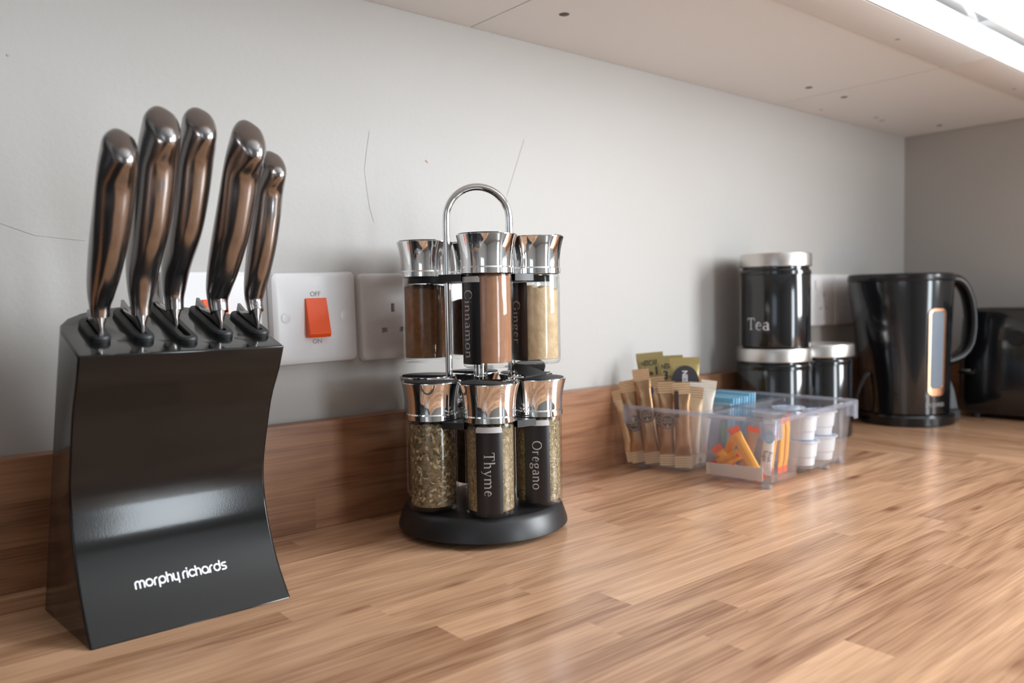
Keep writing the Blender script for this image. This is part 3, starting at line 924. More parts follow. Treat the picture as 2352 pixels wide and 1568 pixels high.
# ================================================================== SPICE RACK
RC = Vector((.1545, -.1155, 0))
RJ = .055
SR = thing('spice_rack', 'two-tier carousel spice rack with chrome loop handle and round black base', 'spice rack', RC)
V, Fc = lathe([(0, 0), (.060, 0), (.060, .0050), (.0770, .0050), (.0788, .0062), (.0785, .0085), (.0745, .0205), (.0725, .0235), (.0700, .0252), (.05, .0259), (0, .0261)], 96)
mesh('base', V, Fc, 'black_satin', SR, angle=.42)
V, Fc = lathe([(0, .0203), (.0065, .0203), (.0065, .1), (.0065, .232), (.0058, .236), (0, .236)], 24)
mesh('centre_post', V, Fc, 'chrome', SR)
a150 = math.radians(150)
rp = .0292
zc = .2860
path = [(rp * math.cos(a150), rp * math.sin(a150), .0195 + (zc - .0195) * k / 10) for k in range(11)]
for k in range(1, 24):
    b = PI - PI * k / 24
    path.append((-rp * math.cos(b) * math.cos(a150), -rp * math.cos(b) * math.sin(a150), zc + rp * math.sin(b)))
path += [(-rp * math.cos(a150), -rp * math.sin(a150), zc - (zc - .0195) * k / 10) for k in range(11)]
V, Fc = tube(path, .0034, 16)
mesh('loop_handle', V, Fc, 'chrome', SR)
def holder(z0, z1):
    RC_ = .0232
    pts = []
    for k in range(6):
        ja = math.radians(60 * k)          # jar direction
        # concave bay of this jar, from one arm to the next
        cx, cy = RJ * math.cos(ja), RJ * math.sin(ja)
        for q in range(15):
            rel = math.radians(-250 + (-110 + 250 - 0) * 0) if False else None
            b = ja + math.radians(-112 - (360 - 2 * 112) * q / 14)     # sweep through the inner side
            pts.append((cx + RC_ * math.cos(b), cy + RC_ * math.sin(b)))
        aa = ja + math.radians(30)
        for d in (-9.2, -4, 4, 9.2):
            pts.append((.0655 * math.cos(aa + math.radians(d)), .0655 * math.sin(aa + math.radians(d))))
    n = len(pts)
    V = [(x, y, z0) for x, y in pts] + [(x, y, z1) for x, y in pts]
    bm = bmesh.new()
    vs = [bm.verts.new(p) for p in V]
    for i in range(n):
        j = (i + 1) % n
        bm.faces.new((vs[i], vs[j], vs[n + j], vs[n + i]))
    c0 = bm.verts.new((0, 0, z0)); c1 = bm.verts.new((0, 0, z1))
    for i in range(n):
        j = (i + 1) % n
        bm.faces.new((vs[j], vs[i], c0)); bm.faces.new((vs[n + i], vs[n + j], c1))
    bmesh.ops.recalc_face_normals(bm, faces=bm.faces)
    return from_bm('holder_plate', bm, 'black_satin', SR, angle=.5)
JZ0, JZ1, JB, JT = .0270, .1537, .0800, .113
holder(JZ0 + JB - .0062, JZ0 + JB - .0003)
holder(JZ1 + JB - .0062, JZ1 + JB - .0003)

# ---- jars
JR = .0219
LIDP = [(.0224, 0), (.0229, .0004), (.0229, .0048), (.0226, .0056), (.0224, .0060), (.0225, .011), (.0229, .0165), (.0237, .0222), (.0250, .028), (.0264, .0325), (.0263, .0332)]
def lid_r(z): return interp(z, [(b, a) for a, b in LIDP])
def jar(label, ang, z0, fill, fill_h, name=None, label_rel=None, insert_rel=20, flap=False, flakes=None, patch_rel=None, size=.0092):
    a = math.radians(ang)
    pos = RC + Vector((RJ * math.cos(a), RJ * math.sin(a), z0))
    t = thing('spice_jar', label, 'jar', pos, 0, 'spice jars in the rack')
    cam_a = math.atan2(CAM_LOC.y - pos.y, CAM_LOC.x - pos.x)      # bearing of the viewer's side, used to turn labels as they are turned
    # glass: thick-bottomed open cylinder
    V, Fc = lathe([(0, 0), (.0195, 0), (.0212, .0012), (JR, .0035), (JR, .077), (.0210, JB)], 56)
    mesh('glass', V, Fc, 'jar_glass', t, angle=.6)
    V, Fc = lathe([(0, .0042), (.0195, .0042), (.0203, .0052), (.0203, .0775)], 56)
    mesh('glass_inside', V, Fc, 'jar_glass', t, angle=.6)
    rr = random.Random(ang * 7 + int(z0 * 1000))
    # contents with an uneven top
    seg_, rows = 40, [0, .35, .7, 1]
    Vc, Fcx = [], []
    tops = [.0025 * math.sin(k * 2 * PI / seg_ + ang) + rr.uniform(-.0012, .0012) for k in range(seg_)]
    zz0 = .0046
    for lvl in range(2):
        for k in range(seg_):
            b = 2 * PI * k / seg_
            Vc.append((.0200 * math.cos(b), .0200 * math.sin(b), zz0 if lvl == 0 else zz0 + fill_h + tops[k]))
    for k in range(seg_):
        j = (k + 1) % seg_
        Fcx.append((k, j, seg_ + j, seg_ + k))
    for rix, rd in enumerate((.014, .007)):
        for k in range(seg_):
            b = 2 * PI * k / seg_
            Vc.append((rd * math.cos(b), rd * math.sin(b), zz0 + fill_h + tops[k] * .4 + .002 + rr.uniform(-.0006, .0006)))
        o1, o2 = (1 + rix) * seg_, (2 + rix) * seg_
        for k in range(seg_):
            j = (k + 1) % seg_
            Fcx.append((o1 + k, o1 + j, o2 + j, o2 + k))
    Fcx.append(tuple(range(3 * seg_, 4 * seg_)))
    Fcx.append(tuple(range(seg_))[::-1])
    mesh('contents', Vc, Fcx, fill, t, angle=1.0)
    if flakes:
        cnt, ln, wd, mats = flakes
        for mi, mn in enumerate(mats):
            Vf, Ff = [], []
            for q in range(cnt // len(mats)):
                b = rr.uniform(0, 2 * PI); z = rr.uniform(zz0 + .001, zz0 + fill_h + .001); rad = rr.uniform(.01985, .02018)
                c = Vector((rad * math.cos(b), rad * math.sin(b), z))
                tg = Vector((-math.sin(b), math.cos(b), 0)); up = Vector((0, 0, 1)); nn = Vector((math.cos(b), math.sin(b), 0))
                th = rr.uniform(0, PI)
                d1 = tg * math.cos(th) + up * math.sin(th) + nn * rr.uniform(-.12, .02)
                d2 = -tg * math.sin(th) + up * math.cos(th) - nn * rr.uniform(-.1, .15)
                l_, w_ = ln * rr.uniform(.6, 1.2), wd * rr.uniform(.6, 1.2)
                o = len(Vf)
                Vf += [c - d1 * l_, c + d2 * w_ - d1 * l_ * .2, c + d1 * l_, c - d2 * w_ + d1 * l_ * .3]
                Ff.append((o, o + 1, o + 2, o + 3))
            fo = mesh('flakes', Vf, Ff, mn, t, smooth=False)
            fo['kind'] = 'stuff'
    # chrome lid
    V, Fc = lathe([(x, z + JB) for x, z in [(.0210, .0)] + LIDP] + [(.0246, JB + .0335), (.0240, JB + .0325), (0, JB + .0325)], 64)
    ld = mesh('lid', V, Fc, 'chrome', t, angle=.35)
    # black shaker insert covering half of the top, with holes
    ia = cam_a + math.radians(insert_rel)
    pts = [(.0243 * math.cos(ia + math.radians(-100 + 200 * k / 24)), .0243 * math.sin(ia + math.radians(-100 + 200 * k / 24))) for k in range(25)]
    n = len(pts)
    Vi = [(x, y, JB + .0325) for x, y in pts] + [(x, y, JB + .0341) for x, y in pts]
    Fi = [tuple(range(n, 2 * n)), tuple(range(n))[::-1]] + [(k, (k + 1) % n, n + (k + 1) % n, n + k) for k in range(n)]
    ins = mesh('shaker_insert', Vi, Fi, 'black_rubber', ld, smooth=False)
    hb_ = bmesh.new()
    for hx_, hy_ in [(.0, -.008), (.0, -.004), (.0, 0), (.0, .004), (.0, .008), (.004, -.006), (.004, -.002), (.004, .002), (.004, .006)]:
        px, py = .013 + hx_, hy_
        X = px * math.cos(ia) - py * math.sin(ia); Y = px * math.sin(ia) + py * math.cos(ia)
        bmesh.ops.create_cone(hb_, cap_ends=True, segments=8, radius1=.0008, radius2=.0008, depth=.004, matrix=Matrix.Translation((X, Y, JB + .0342)))
        hv = [(X + .0008 * math.cos(k * PI / 4), Y + .0008 * math.sin(k * PI / 4), JB + .03262) for k in range(8)]
        mesh('shaker_hole', hv, [tuple(range(8))], 'black_rubber', ld, smooth=False)
    cut_mesh(ins, hb_)
    if flap:
        fa = ia + PI
        pr = []
        for k in range(9):
            b = PI * k / 8
            pr.append((.0005 + .022 * math.sin(b), .019 * math.cos(b)))
        Vq, n = [], len(pr)
        for dz in (0, .0014):
            for px, py in pr:
                lift = .0344 + px * .42
                Vq.append((px * math.cos(fa) - py * math.sin(fa), px * math.sin(fa) + py * math.cos(fa), JB + lift + dz))
        Fq = [tuple(range(n)), tuple(range(n, 2 * n))[::-1]] + [(k, (k + 1) % n, n + (k + 1) % n, n + k) for k in range(n)]
        mesh('flap', Vq, Fq, 'black_rubber', ld, smooth=False)
    if patch_rel is not None:
        na = cam_a + math.radians(patch_rel)
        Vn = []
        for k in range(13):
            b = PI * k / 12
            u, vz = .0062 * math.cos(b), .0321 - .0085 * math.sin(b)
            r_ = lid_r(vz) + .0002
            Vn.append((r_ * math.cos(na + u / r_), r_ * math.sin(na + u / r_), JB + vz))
        mesh('half_disc_patch', Vn, [tuple(range(13))], 'patch_grey', ld, smooth=False)  # flat dark grey half-disc set on the lid's side
        # hinge bar across the edge above the patch
        Vb = []
        for dz in (.0315, .0342):
            for dr in (.0, .0008):
                for k in range(9):
                    b = na + math.radians(-27 + 54 * k / 8)
                    r_ = .0249 + dr
                    Vb.append((r_ * math.cos(b), r_ * math.sin(b), JB + dz))
        Fb = []
        for k in range(8):
            Fb += [(9 + k, 10 + k, 28 + k, 27 + k), (18 + k, 19 + k, 28 + k, 27 + k), (k, k + 1, 10 + k, 9 + k), (k, k + 1, 19 + k, 18 + k)]
        mesh('hinge_edge', Vb, Fb, 'black_rubber', ld, smooth=False)
    if label_rel is not None:
        la = cam_a + math.radians(label_rel)
        def wrap(rad, u, zv): return (rad * math.cos(la + u / JR), rad * math.sin(la + u / JR), zv)
        def patch(nm, z_a, z_b, half, mt, cr):
            Vp, Fp, n = [], [], 14
            for k in range(n + 1):
                u = -half + 2 * half * k / n
                edge = max(0, abs(u) - (half - cr))
                zt = z_b - (cr - math.sqrt(max(0, cr * cr - edge * edge)) if cr else 0)
                Vp += [wrap(JR + .00025, u, z_a), wrap(JR + .00025, u, zt)]
            Fp = [(2 * k, 2 * k + 2, 2 * k + 3, 2 * k + 1) for k in range(n)]
            return mesh(nm, Vp, Fp, mt, t, angle=1)
        hl = .0115
        lb = patch('label_sticker', .0035, .0725, hl, 'label_black', 0)
        patch('label_tab', .0726, .0775, hl, 'label_tab', .0014)
        v, f, wd = typeset(name, SERIF, size)
        # reads downwards: text x runs down the jar, text y runs to the right seen from outside
        lettering('lettering', (v, f), lambda u, q: wrap(JR + .0006, q, .0375 - u), 'print_silver', lb)
    return t
jar('chrome-lidded jar of reddish powder labelled Cinnamon, in the upper tier', 240, JZ1, 'powder_cinnamon', .074, 'Cinnamon', -47, -75)
jar('chrome-lidded jar of pale ginger powder labelled Ginger, in the upper tier', 300, JZ1, 'powder_ginger', .062, 'Ginger', -50, 150)
jar('chrome-lidded jar of dark cloves behind the Cinnamon jar, upper tier', 60, JZ1, 'cloves', .052, insert_rel=-60)
jar('chrome-lidded jar of brown ground spice without visible label, upper tier near the socket', 120, JZ1, 'powder_brown', .066, insert_rel=-75)
jar('chrome-lidded jar hidden behind the Ginger jar in the upper tier', 0, JZ1, 'seed_dark', .06, insert_rel=170)
jar('chrome-lidded jar of green herbs labelled Thyme, in the lower tier', 240, JZ0, 'thyme_core', .071, 'Thyme', -3, -40, flakes=(1800, .0019, .00032, ['herb_pale', 'herb_flake', 'herb_pale']), size=.0088, patch_rel=-62)
jar('chrome-lidded jar of green herbs labelled Oregano, in the lower tier', 300, JZ0, 'thyme_core', .071, 'Oregano', -2, 60, flap=True, flakes=(1500, .0019, .0005, ['herb_pale', 'herb_flake', 'herb_pale', 'herb_dark']), size=.0083)
jar('chrome-lidded jar of coarse dried herb flakes, lower tier beside the Thyme jar', 180, JZ0, 'herb_core', .070, insert_rel=-8, flakes=(1300, .0024, .0015, ['herb_flake', 'herb_pale', 'herb_dark']), patch_rel=-8)
jar('chrome-lidded jar behind the jar of coarse herb flakes, lower tier', 120, JZ0, 'seed_dark', .04, insert_rel=160)
jar('chrome-lidded jar at the back of the lower tier behind the Thyme jar', 60, JZ0, 'seed_dark', .06, insert_rel=160)
jar('chrome-lidded jar with a raised black flap behind the Oregano jar, lower tier', 0, JZ0, 'seed_dark', .06, insert_rel=-20, flap=True)

# ================================================================== CLEAR ORGANISER TRAY
TO, TT = Vector((.450, -.2375, 0)), math.radians(5)
EX = Vector((math.cos(TT), math.sin(TT), 0)); EY = Vector((-math.sin(TT), math.cos(TT), 0))
def tl(u, v, z=0): return TO + EX * u + EY * v + Vector((0, 0, z))
TRW, TRD, TRZ = .225, .205, .0795
TR = thing('organiser_tray', 'clear plastic organiser tray with four compartments of drink sachets', 'tray', TO, TT)
def rrect(u0, u1, v0, v1, r, z, n=5):
    pts = []
    for cu, cv, a in ((u1 - r, v1 - r, 0), (u0 + r, v1 - r, 90), (u0 + r, v0 + r, 180), (u1 - r, v0 + r, 270)):
        for k in range(n + 1):
            an = math.radians(a + 90 * k / n)
            pts.append((cu + r * math.cos(an), cv + r * math.sin(an), z))
    return pts
CUPS = [(.006, .088, .006, .098), (.006, .088, .110, .199), (.102, .219, .006, .098), (.102, .219, .110, .199)]
for (u0, u1, v0, v1) in CUPS:
    tp = .006
    def rg(ins, z, r): return rrect(u0 + ins, u1 - ins, v0 + ins, v1 - ins, r, z)
    outer = [rg(0, TRZ - .004, .010), rg(tp, .0060, .010), rg(tp + .003, .0040, .009)]
    V, Fc = loft(outer, cap=False)
    n = len(outer[0])
    Fc.append(tuple(range(2 * n, 3 * n)))
    mesh('compartment', V, Fc, 'tray_plastic', TR, angle=.6)
    inn = [rg(.0016, TRZ - .004, .009), rg(tp + .0016, .0075, .009)]
    V, Fc = loft(inn, cap=False)
    Fc.append(tuple(range(n, 2 * n)))
    mesh('compartment_lining', V, Fc, 'tray_plastic', TR, angle=.6)
# rim: outer flange and the webs between the compartments
o1 = rrect(0, TRW, 0, TRD, .012, TRZ - .0125); o2 = rrect(0, TRW, 0, TRD, .012, TRZ - .001)
o3 = rrect(.001, TRW - .001, .001, TRD - .001, .011, TRZ); o4 = rrect(.0055, TRW - .0055, .0055, TRD - .0055, .010, TRZ); o5 = rrect(.0055, TRW - .0055, .0055, TRD - .0055, .010, TRZ - .004)
# flange drops low only at the corners; along the sides it is a slim lip
def lip(ring):
    out = []
    for (u, v, z) in ring:
        out.append((u, v, z))
    return out
V, Fc = loft([rrect(0, TRW, 0, TRD, .012, TRZ - .0045), o2, o3, o4, o5], cap=False)
mesh('rim', V, Fc, 'tray_rim_plastic', TR, angle=.5)
box('divider_web', (.0885, .006, TRZ - .006), (.1015, .199, TRZ - .004), 'tray_plastic', TR)
box('divider_web', (.006, .0985, TRZ - .0061), (.219, .1095, TRZ - .0041), 'tray_plastic', TR)
for (cu, cv, su, sv) in ((0, 0, 1, 1), (TRW, 0, -1, 1), (0, TRD, 1, -1), (TRW, TRD, -1, -1)):
    # corner tab hanging from the rim
    pts = []
    pts += [(cu + su * .018, cv + sv * .0004)]
    for k in range(7):
        an = PI / 2 * k / 6
        pts.append((cu + su * (.012 - .012 * math.sin(an)), cv + sv * (.012 - .012 * math.cos(an))))
    pts += [(cu + su * .0004, cv + sv * .018)]
    ins = [(cu + (p - cu) * 1.0 + su * .0014 * (1 if abs(p - cu) < .012 else 0), cv + (q - cv) + sv * .0014 * (1 if abs(q - cv) < .012 else 0)) for p, q in pts]
    rings = []
    for z in (TRZ - .0225, TRZ - .0045):
        rings.append([(p, q, z) for p, q in pts] + [(p, q, z) for p, q in reversed(ins)])
    V, Fc = loft(rings)
    mesh('corner_tab', V, Fc, 'tray_rim_plastic', TR, angle=.6)
for (fu, fv) in ((.020, .020), (.203, .020), (.020, .185), (.203, .185), (.158, .017)):
    V, Fc = lathe([(0, 0), (.0045, 0), (.0055, .0006), (.006, .0045), (0, .0045)], 16)
    mesh('foot', V, Fc, 'tray_rim_plastic', TR, loc=(fu, fv, 0))
# paper slip lying against the inside
lp = [tl(.0150, .022, .0085), tl(.0150, .092, .0075), tl(.0142, .092, .0205), tl(.0142, .022, .0235)]
lp2 = [p + EX * .0005 for p in lp]
sl_ = mesh('paper_slip', lp + lp2, [(0, 1, 2, 3), (7, 6, 5, 4), (0, 4, 5, 1), (1, 5, 6, 2), (2, 6, 7, 3), (3, 7, 4, 0)], 'paper_white', smooth=False)
tag(sl_, 'white paper slip standing inside the tray in front of the orange sugar sticks', 'paper')

# ---- sachets
def sachet(name, label, cat, b, t_, nrm, wd, th, mt, end_mt, end_len=.010, group=None, ridges=True, mid=None, body_name='pouch'):
    b, t_ = Vector(b), Vector(t_)
    zax = (t_ - b); L = zax.length; zax.normalize()
    n = Vector(nrm); n = (n - zax * n.dot(zax)).normalized()
    xax = n.cross(zax).normalized()          # across the face; with n towards viewer, x to the right
    xax = zax.cross(n) * -1 if False else xax
    o = thing(name, label, cat, b, 0, group)
    mw = Matrix.Identity(4)
    for i in range(3):
        mw[i][0], mw[i][1], mw[i][2], mw[i][3] = xax[i], -n[i], zax[i], b[i]
    if mw.to_3x3().determinant() < 0:
        for i in range(3): mw[i][0] = -xax[i]
    o.matrix_world = mw
    rr = random.Random(label)
    rings, NR = [], 16
    for r in range(NR + 1):
        t = r / NR
        z = end_len + (L - 2 * end_len) * t
        bulge = min(1, math.sin(PI * min(max(t, .001), .999)) * 1.9)
        hw = wd / 2 * (1 - .10 * bulge)
        ht = th / 2 * bulge * (1 + .12 * rr.uniform(-1, 1)) + .0004
        rings.append([(hw * math.copysign(abs(math.cos(a)) ** 1.15, math.cos(a)), ht * math.copysign(abs(math.sin(a)) ** .9, math.sin(a)), z) for a in [2 * PI * k / 16 for k in range(16)]])
    V, Fc = loft(rings)
    mesh(body_name, V, Fc, mt, o, angle=1.2)
    for z0, z1 in ((0, end_len), (L - end_len, L)):
        n_ = 10 if ridges else 2
        Vr = []
        for k in range(n_ + 1):
            z = z0 + (z1 - z0) * k / n_
            d = (.00035 if k % 2 else -.00035) if ridges else 0
            Vr += [(-wd / 2, d - .0003, z), (wd / 2, d - .0003, z), (wd / 2, d + .0003, z), (-wd / 2, d + .0003, z)]
        Fr = []
        for k in range(n_):
            q = 4 * k
            Fr += [(q, q + 1, q + 5, q + 4), (q + 2, q + 3, q + 7, q + 6), (q + 1, q + 2, q + 6, q + 5), (q + 3, q, q + 4, q + 7)]
        Fr += [(3, 2, 1, 0), (4 * n_, 4 * n_ + 1, 4 * n_ + 2, 4 * n_ + 3)]
        mesh('crimped_end', Vr, Fr, end_mt, o, smooth=False)
    return o, L
def emblem(o, L, zc, r, ring_mt, text, th, flip=False):
    V, Fc = [], []
    def pt(u, v, d): return (u, -(th / 2 * (1 - (u / .012) ** 2 * .55) + d), zc + v)
    n, R = 24, 4
    V.append(pt(0, 0, .0006))
    for q in range(1, R + 1):
        for k in range(n):
            a = 2 * PI * k / n
            V.append(pt(r * q / R * math.cos(a), r * q / R * math.sin(a), .0006))
    for k in range(n):
        Fc.append((0, 1 + k, 1 + (k + 1) % n))
    for q in range(R - 1):
        for k in range(n):
            Fc.append((1 + q * n + k, 1 + (q + 1) * n + k, 1 + (q + 1) * n + (k + 1) % n, 1 + q * n + (k + 1) % n))
    e = mesh('emblem', V, Fc, 'emblem_brown', o, angle=2)
    for rr_, mt_ in ((.93, ring_mt), (.78, 'foil_gold')):
        Vr, Fr = strokes([(arc(0, 0, r * rr_, r * rr_, 0, 360, 28), .0006)], caps=False)
        mesh('emblem_ring', [pt(u, v, .0009) for u, v in Vr], Fr, mt_, e, smooth=False)
    s = -1 if flip else 1
    for tx, dy, szt in text:
        v, f = bfont(tx, szt)
        mesh('lettering', [pt(s * a, s * (q + dy), .0010) for a, q in v], f, 'foil_gold', e, smooth=False)
    # a little coffee bean
    mesh('bean', [pt(s * .0011 * math.cos(k * PI / 4), s * (-.0055 + .0015 * math.sin(k * PI / 4)), .0010) for k in range(8)], [tuple(range(8))], 'foil_gold', e, smooth=False)
GOLDT = [('NESCAFE', .0022, .0026), ('GOLD', -.0012, .0042)]
NV = -EX * .80 - EY * .60
GC = 'coffee sticks standing in the tray'
def sh(p): return (p[0] - .001, min(p[1] + .008, .192 if p[2] < .02 else .213), p[2] + .003 if p[2] < .02 else p[2])
stk = [
 ('pale gold coffee stick leaning outwards over the tray rim by the wall', (.016, .188, .006), (.010, .2105, .097), .020, .005, 'foil_gold', None, None),
 ('bronze coffee stick with an upside-down round emblem, next to the leaning pale stick', (.018, .178, .005), (.016, .197, .108), .0205, .006, 'foil_bronze', 'emblem_violet', (.048, True)),
 ('tallest bronze coffee stick with a violet-ringed round emblem, standing at the tray front', (.023, .162, .005), (.021, .180, .123), .0205, .006, 'foil_bronze', 'emblem_violet', (.060, False)),
 ('bronze coffee stick set back behind two emblem sticks, only its middle showing', (.037, .152, .005), (.035, .166, .114), .0195, .005, 'foil_bronze', 'emblem_brown', (.054, False)),
 ('bronze coffee stick with a reddish round emblem beside a plain brown stick', (.024, .141, .005), (.023, .143, .110), .0205, .006, 'foil_bronze', 'sugar_brown', (.054, False)),
 ('plain bronze coffee stick turned sideways at the corner of its compartment', (.026, .121, .005), (.024, .123, .110), .0205, .0065, 'foil_bronze', None, None),
 ('gold coffee stick in the second row behind the plain bronze stick', (.042, .126, .005), (.040, .113, .103), .019, .005, 'foil_gold', None, None),
]
for lb, bb, tt, wd, th, mt_, ring, em in stk:
    o, L = sachet('coffee_stick', lb, 'sachet', tl(*sh(bb)), tl(*sh(tt)), NV, wd, th, mt_, 'foil_gold', .014, GC)
    if em: emblem(o, L, em[0], .0098, ring, GOLDT, th, em[1])
    if lb.startswith('bronze coffee stick set'):
        box('side_band', (-wd / 2 - .0002, -.0012, .058), (-wd / 2 + .004, -.0002, .094), 'stick_navy', o)
    if lb.startswith('plain bronze'):
        box('side_band', (-.0085, -th / 2 - .0006, .060), (-.0035, -th / 2 + .0012, .092), 'emblem_brown', o)
for lb, bb, tt in [('pale shiny creamer stick beside the blue tea envelopes', (.064, .126, .005), (.064, .109, .110)), ('pale shiny creamer stick between the gold coffee stick and its twin', (.052, .128, .005), (.051, .119, .108))]:
    sachet('creamer_stick', lb, 'sachet', tl(*sh(bb)), tl(*sh(tt)), NV, .0185, .006, 'foil_pale', 'foil_pale', .012, 'pale creamer sticks')
# olive 3in1 sachets
GN = '3in1 coffee sachets standing in the tray'
for k, (lb, bb, tt, wd) in enumerate([
    ('tallest olive gold 3in1 coffee sachet, lettered, nearest the wall', (.058, .178, .005), (.054, .190, .141), .034),
    ('olive gold 3in1 coffee sachet, partly covered by its neighbour', (.063, .158, .005), (.060, .163, .138), .032),
    ('olive gold coffee sachet with a dark oval and rotated white letters', (.056, .136, .005), (.053, .137, .137), .036)]):
    o, L = sachet('coffee_sachet', lb, 'sachet', tl(*sh(bb)), tl(*sh(tt)), NV, wd, .006, 'foil_olive', 'foil_olive', .008, GN, ridges=False)
    d = -.0040
    if k < 2:
        lettering('lettering', bfont('NESCAFÉ', .0085, .00015), lambda u, v: (u * .66, d, L - .0135 + v), 'slate_print', o)
        lettering('lettering', strokes([([(-.008, 0), (.013, 0)], .0006)], False), lambda u, v: (u, d, L - .0098 + v), 'slate_print', o)
        lettering('lettering', bfont('3', .0140, .0005), lambda u, v: (u - .0062, d, L - .0245 + v), 'slate_print', o)
        lettering('lettering', bfont('in', .0062, .0003), lambda u, v: (u + .0005, d, L - .0262 + v), 'slate_print', o)
        lettering('lettering', bfont('1', .0140, .0005), lambda u, v: (u + .0070, d, L - .0240 + v), 'slate_print', o)
    else:
        Vn = [(.0168 * math.cos(2 * PI * q / 30), d, L - .030 + .0205 * math.sin(2 * PI * q / 30)) for q in range(30)]
        pn = mesh('dark_oval', Vn, [tuple(range(30))], 'slate_print', o, smooth=False)
        lettering('lettering', bfont('NESCAFÉ', .0085, .0003), lambda u, v: (v - .0005, d - .0004, L - .0330 - u), 'print_white', pn)
# orange sugar sticks
SN = -EX * .85 - EY * .5
GS = 'orange sweetener sticks in the tray'
sg = [
 ('orange sweetener stick leaning upright across the others, red-tipped', (.019, .026, .0085), (.0175, .060, .064), SN, .0125, True),
 ('orange sweetener stick lying aslant, lettered with a pink heart', (.0245, .088, .014), (.0245, .047, .038), SN, .0135, True),
 ('short end of an orange sweetener stick poking out beside the lettered one', (.034, .070, .012), (.032, .0905, .037), SN, .012, True),
 ('orange sweetener stick leaning behind the lettered one', (.040, .087, .010), (.037, .066, .057), SN, .011, True),
 ('orange sweetener stick standing behind the white sugar stick', (.050, .034, .009), (.050, .026, .060), SN, .010, True),
 ('orange sweetener stick standing against the tray side, beside the creamer pots', (.062, .026, .009), (.062, .022, .074), -EY, .011, True),
 ('orange sweetener stick standing in the compartment corner next to the divider', (.074, .026, .009), (.0745, .022, .075), -EY, .010, True),
 ('orange sweetener stick lying flat on the compartment floor', (.020, .060, .0105), (.052, .036, .013), Vector((0, 0, 1)), .011, True),
]
for lb, bb, tt, nn, wd, red in sg:
    o, L = sachet('sweetener_stick', lb, 'sachet', tl(*bb), tl(*tt), nn, wd, .0042, 'sugar_orange', 'sugar_red', .0075, GS, ridges=False)
    if 'lettered' in lb and 'aslant' in lb:
        lettering('lettering', bfont('canderel', .0075), lambda u, v: (v * 1.0 + .0003, -.0028, L / 2 - .004 + u * -1 if False else L / 2 - .004 + u), 'sugar_print', o)
        hv = [(.0022 * math.sin(q) ** 3 , -.0028, L - .0115 + .00018 * (13 * math.cos(q) - 5 * math.cos(2 * q) - 2 * math.cos(3 * q) - math.cos(4 * q))) for q in [2 * PI * w_ / 20 for w_ in range(20)]]
        mesh('heart', hv, [tuple(range(20))], 'sugar_red', o, smooth=False)
    if 'across' in lb:
        box('fold_line', (-.0014, -.0026, .0075), (-.0009, -.0016, L - .001), 'sugar_print', o)
o, L = sachet('sugar_stick', 'white sugar stick with a blue roundel and black script lettering', 'sachet', tl(.043, .034, .009), tl(.043, .027, .071), SN, .0135, .004, 'sugar_white', 'sugar_white', .006, None, ridges=False)
Vn = [(.0062 * math.cos(2 * PI * q / 20), -.0028, L - .018 + .0075 * math.sin(2 * PI * q / 20)) for q in range(20)]
rn = mesh('roundel', Vn, [tuple(range(20))], 'tea_blue', o, smooth=False)
mesh('roundel_centre', [(.0032 * math.cos(2 * PI * q / 16), -.0030, L - .0185 + .004 * math.sin(2 * PI * q / 16)) for q in range(16)], [tuple(range(16))], 'tea_pale', rn, smooth=False)
lettering('lettering', bfont('Fruit', .0062), lambda u, v: (v + .0026, -.0028, L / 2 - .009 - u), 'print_black', o)
lettering('lettering', bfont('Sugar', .0062), lambda u, v: (v - .0026, -.0028, L / 2 - .009 - u), 'print_black', o)
sachet('sugar_stick', 'brown sugar stick leaning behind the crossing orange stick', 'sachet', tl(.034, .056, .010), tl(.034, .042, .064), SN, .014, .0045, 'sugar_brown', 'sugar_red', .006, None, ridges=False)
# blue tea envelopes
ORD = ['first', 'second', 'third', 'fourth', 'fifth', 'sixth', 'seventh', 'eighth', 'ninth', 'last']
for k in range(10):
    u0 = .116 + .0072 * k
    te = thing('tea_envelope', (ORD[k] + ' pale blue tea envelope of its row, counted from the coffee sticks') if k else 'blue tea bag envelope with navy panel and green leaf, front of its row', 'tea bag', tl(u0, .152, .0078), TT, 'blue tea envelopes in a row')
    lean = .010 - .0004 * k
    hw_, hh = .0275, .0715 + (.003 if k > 6 else 0) - (.006 if k == 0 else 0)
    V = []
    for dx in (0, .0022):
        for yy, zz, lx in ((-hw_, 0, 0), (hw_, 0, 0), (hw_, hh, lean), (-hw_, hh, lean)):
            V.append((dx * (1 if zz else .6) + lx, yy, zz))
    Fc = [(0, 1, 2, 3), (7, 6, 5, 4), (0, 4, 5, 1), (1, 5, 6, 2), (2, 6, 7, 3), (3, 7, 4, 0)]
    mesh('paper', V, Fc, 'tea_blue' if k % 3 else 'tea_pale', te, smooth=False)
    def face(y_, z_, d=.0004): return (lean * z_ / hh - d, y_, z_)
    if k in (0, 3, 5, 8):
        mesh('navy_panel', [face(-.0245, .006), face(.0 if k else .018, .006), face(.0 if k else .018, hh - .012), face(-.0245, hh - .012)], [(0, 1, 2, 3)], 'tea_navy', te, smooth=False)
        mesh('leaf', [face(-.020 + .004 * math.sin(q) , .030 + .014 * math.cos(q) + .004 * math.sin(q), .0008) for q in [2 * PI * w_ / 12 for w_ in range(12)]], [tuple(range(12))], 'tea_leaf', te, smooth=False)
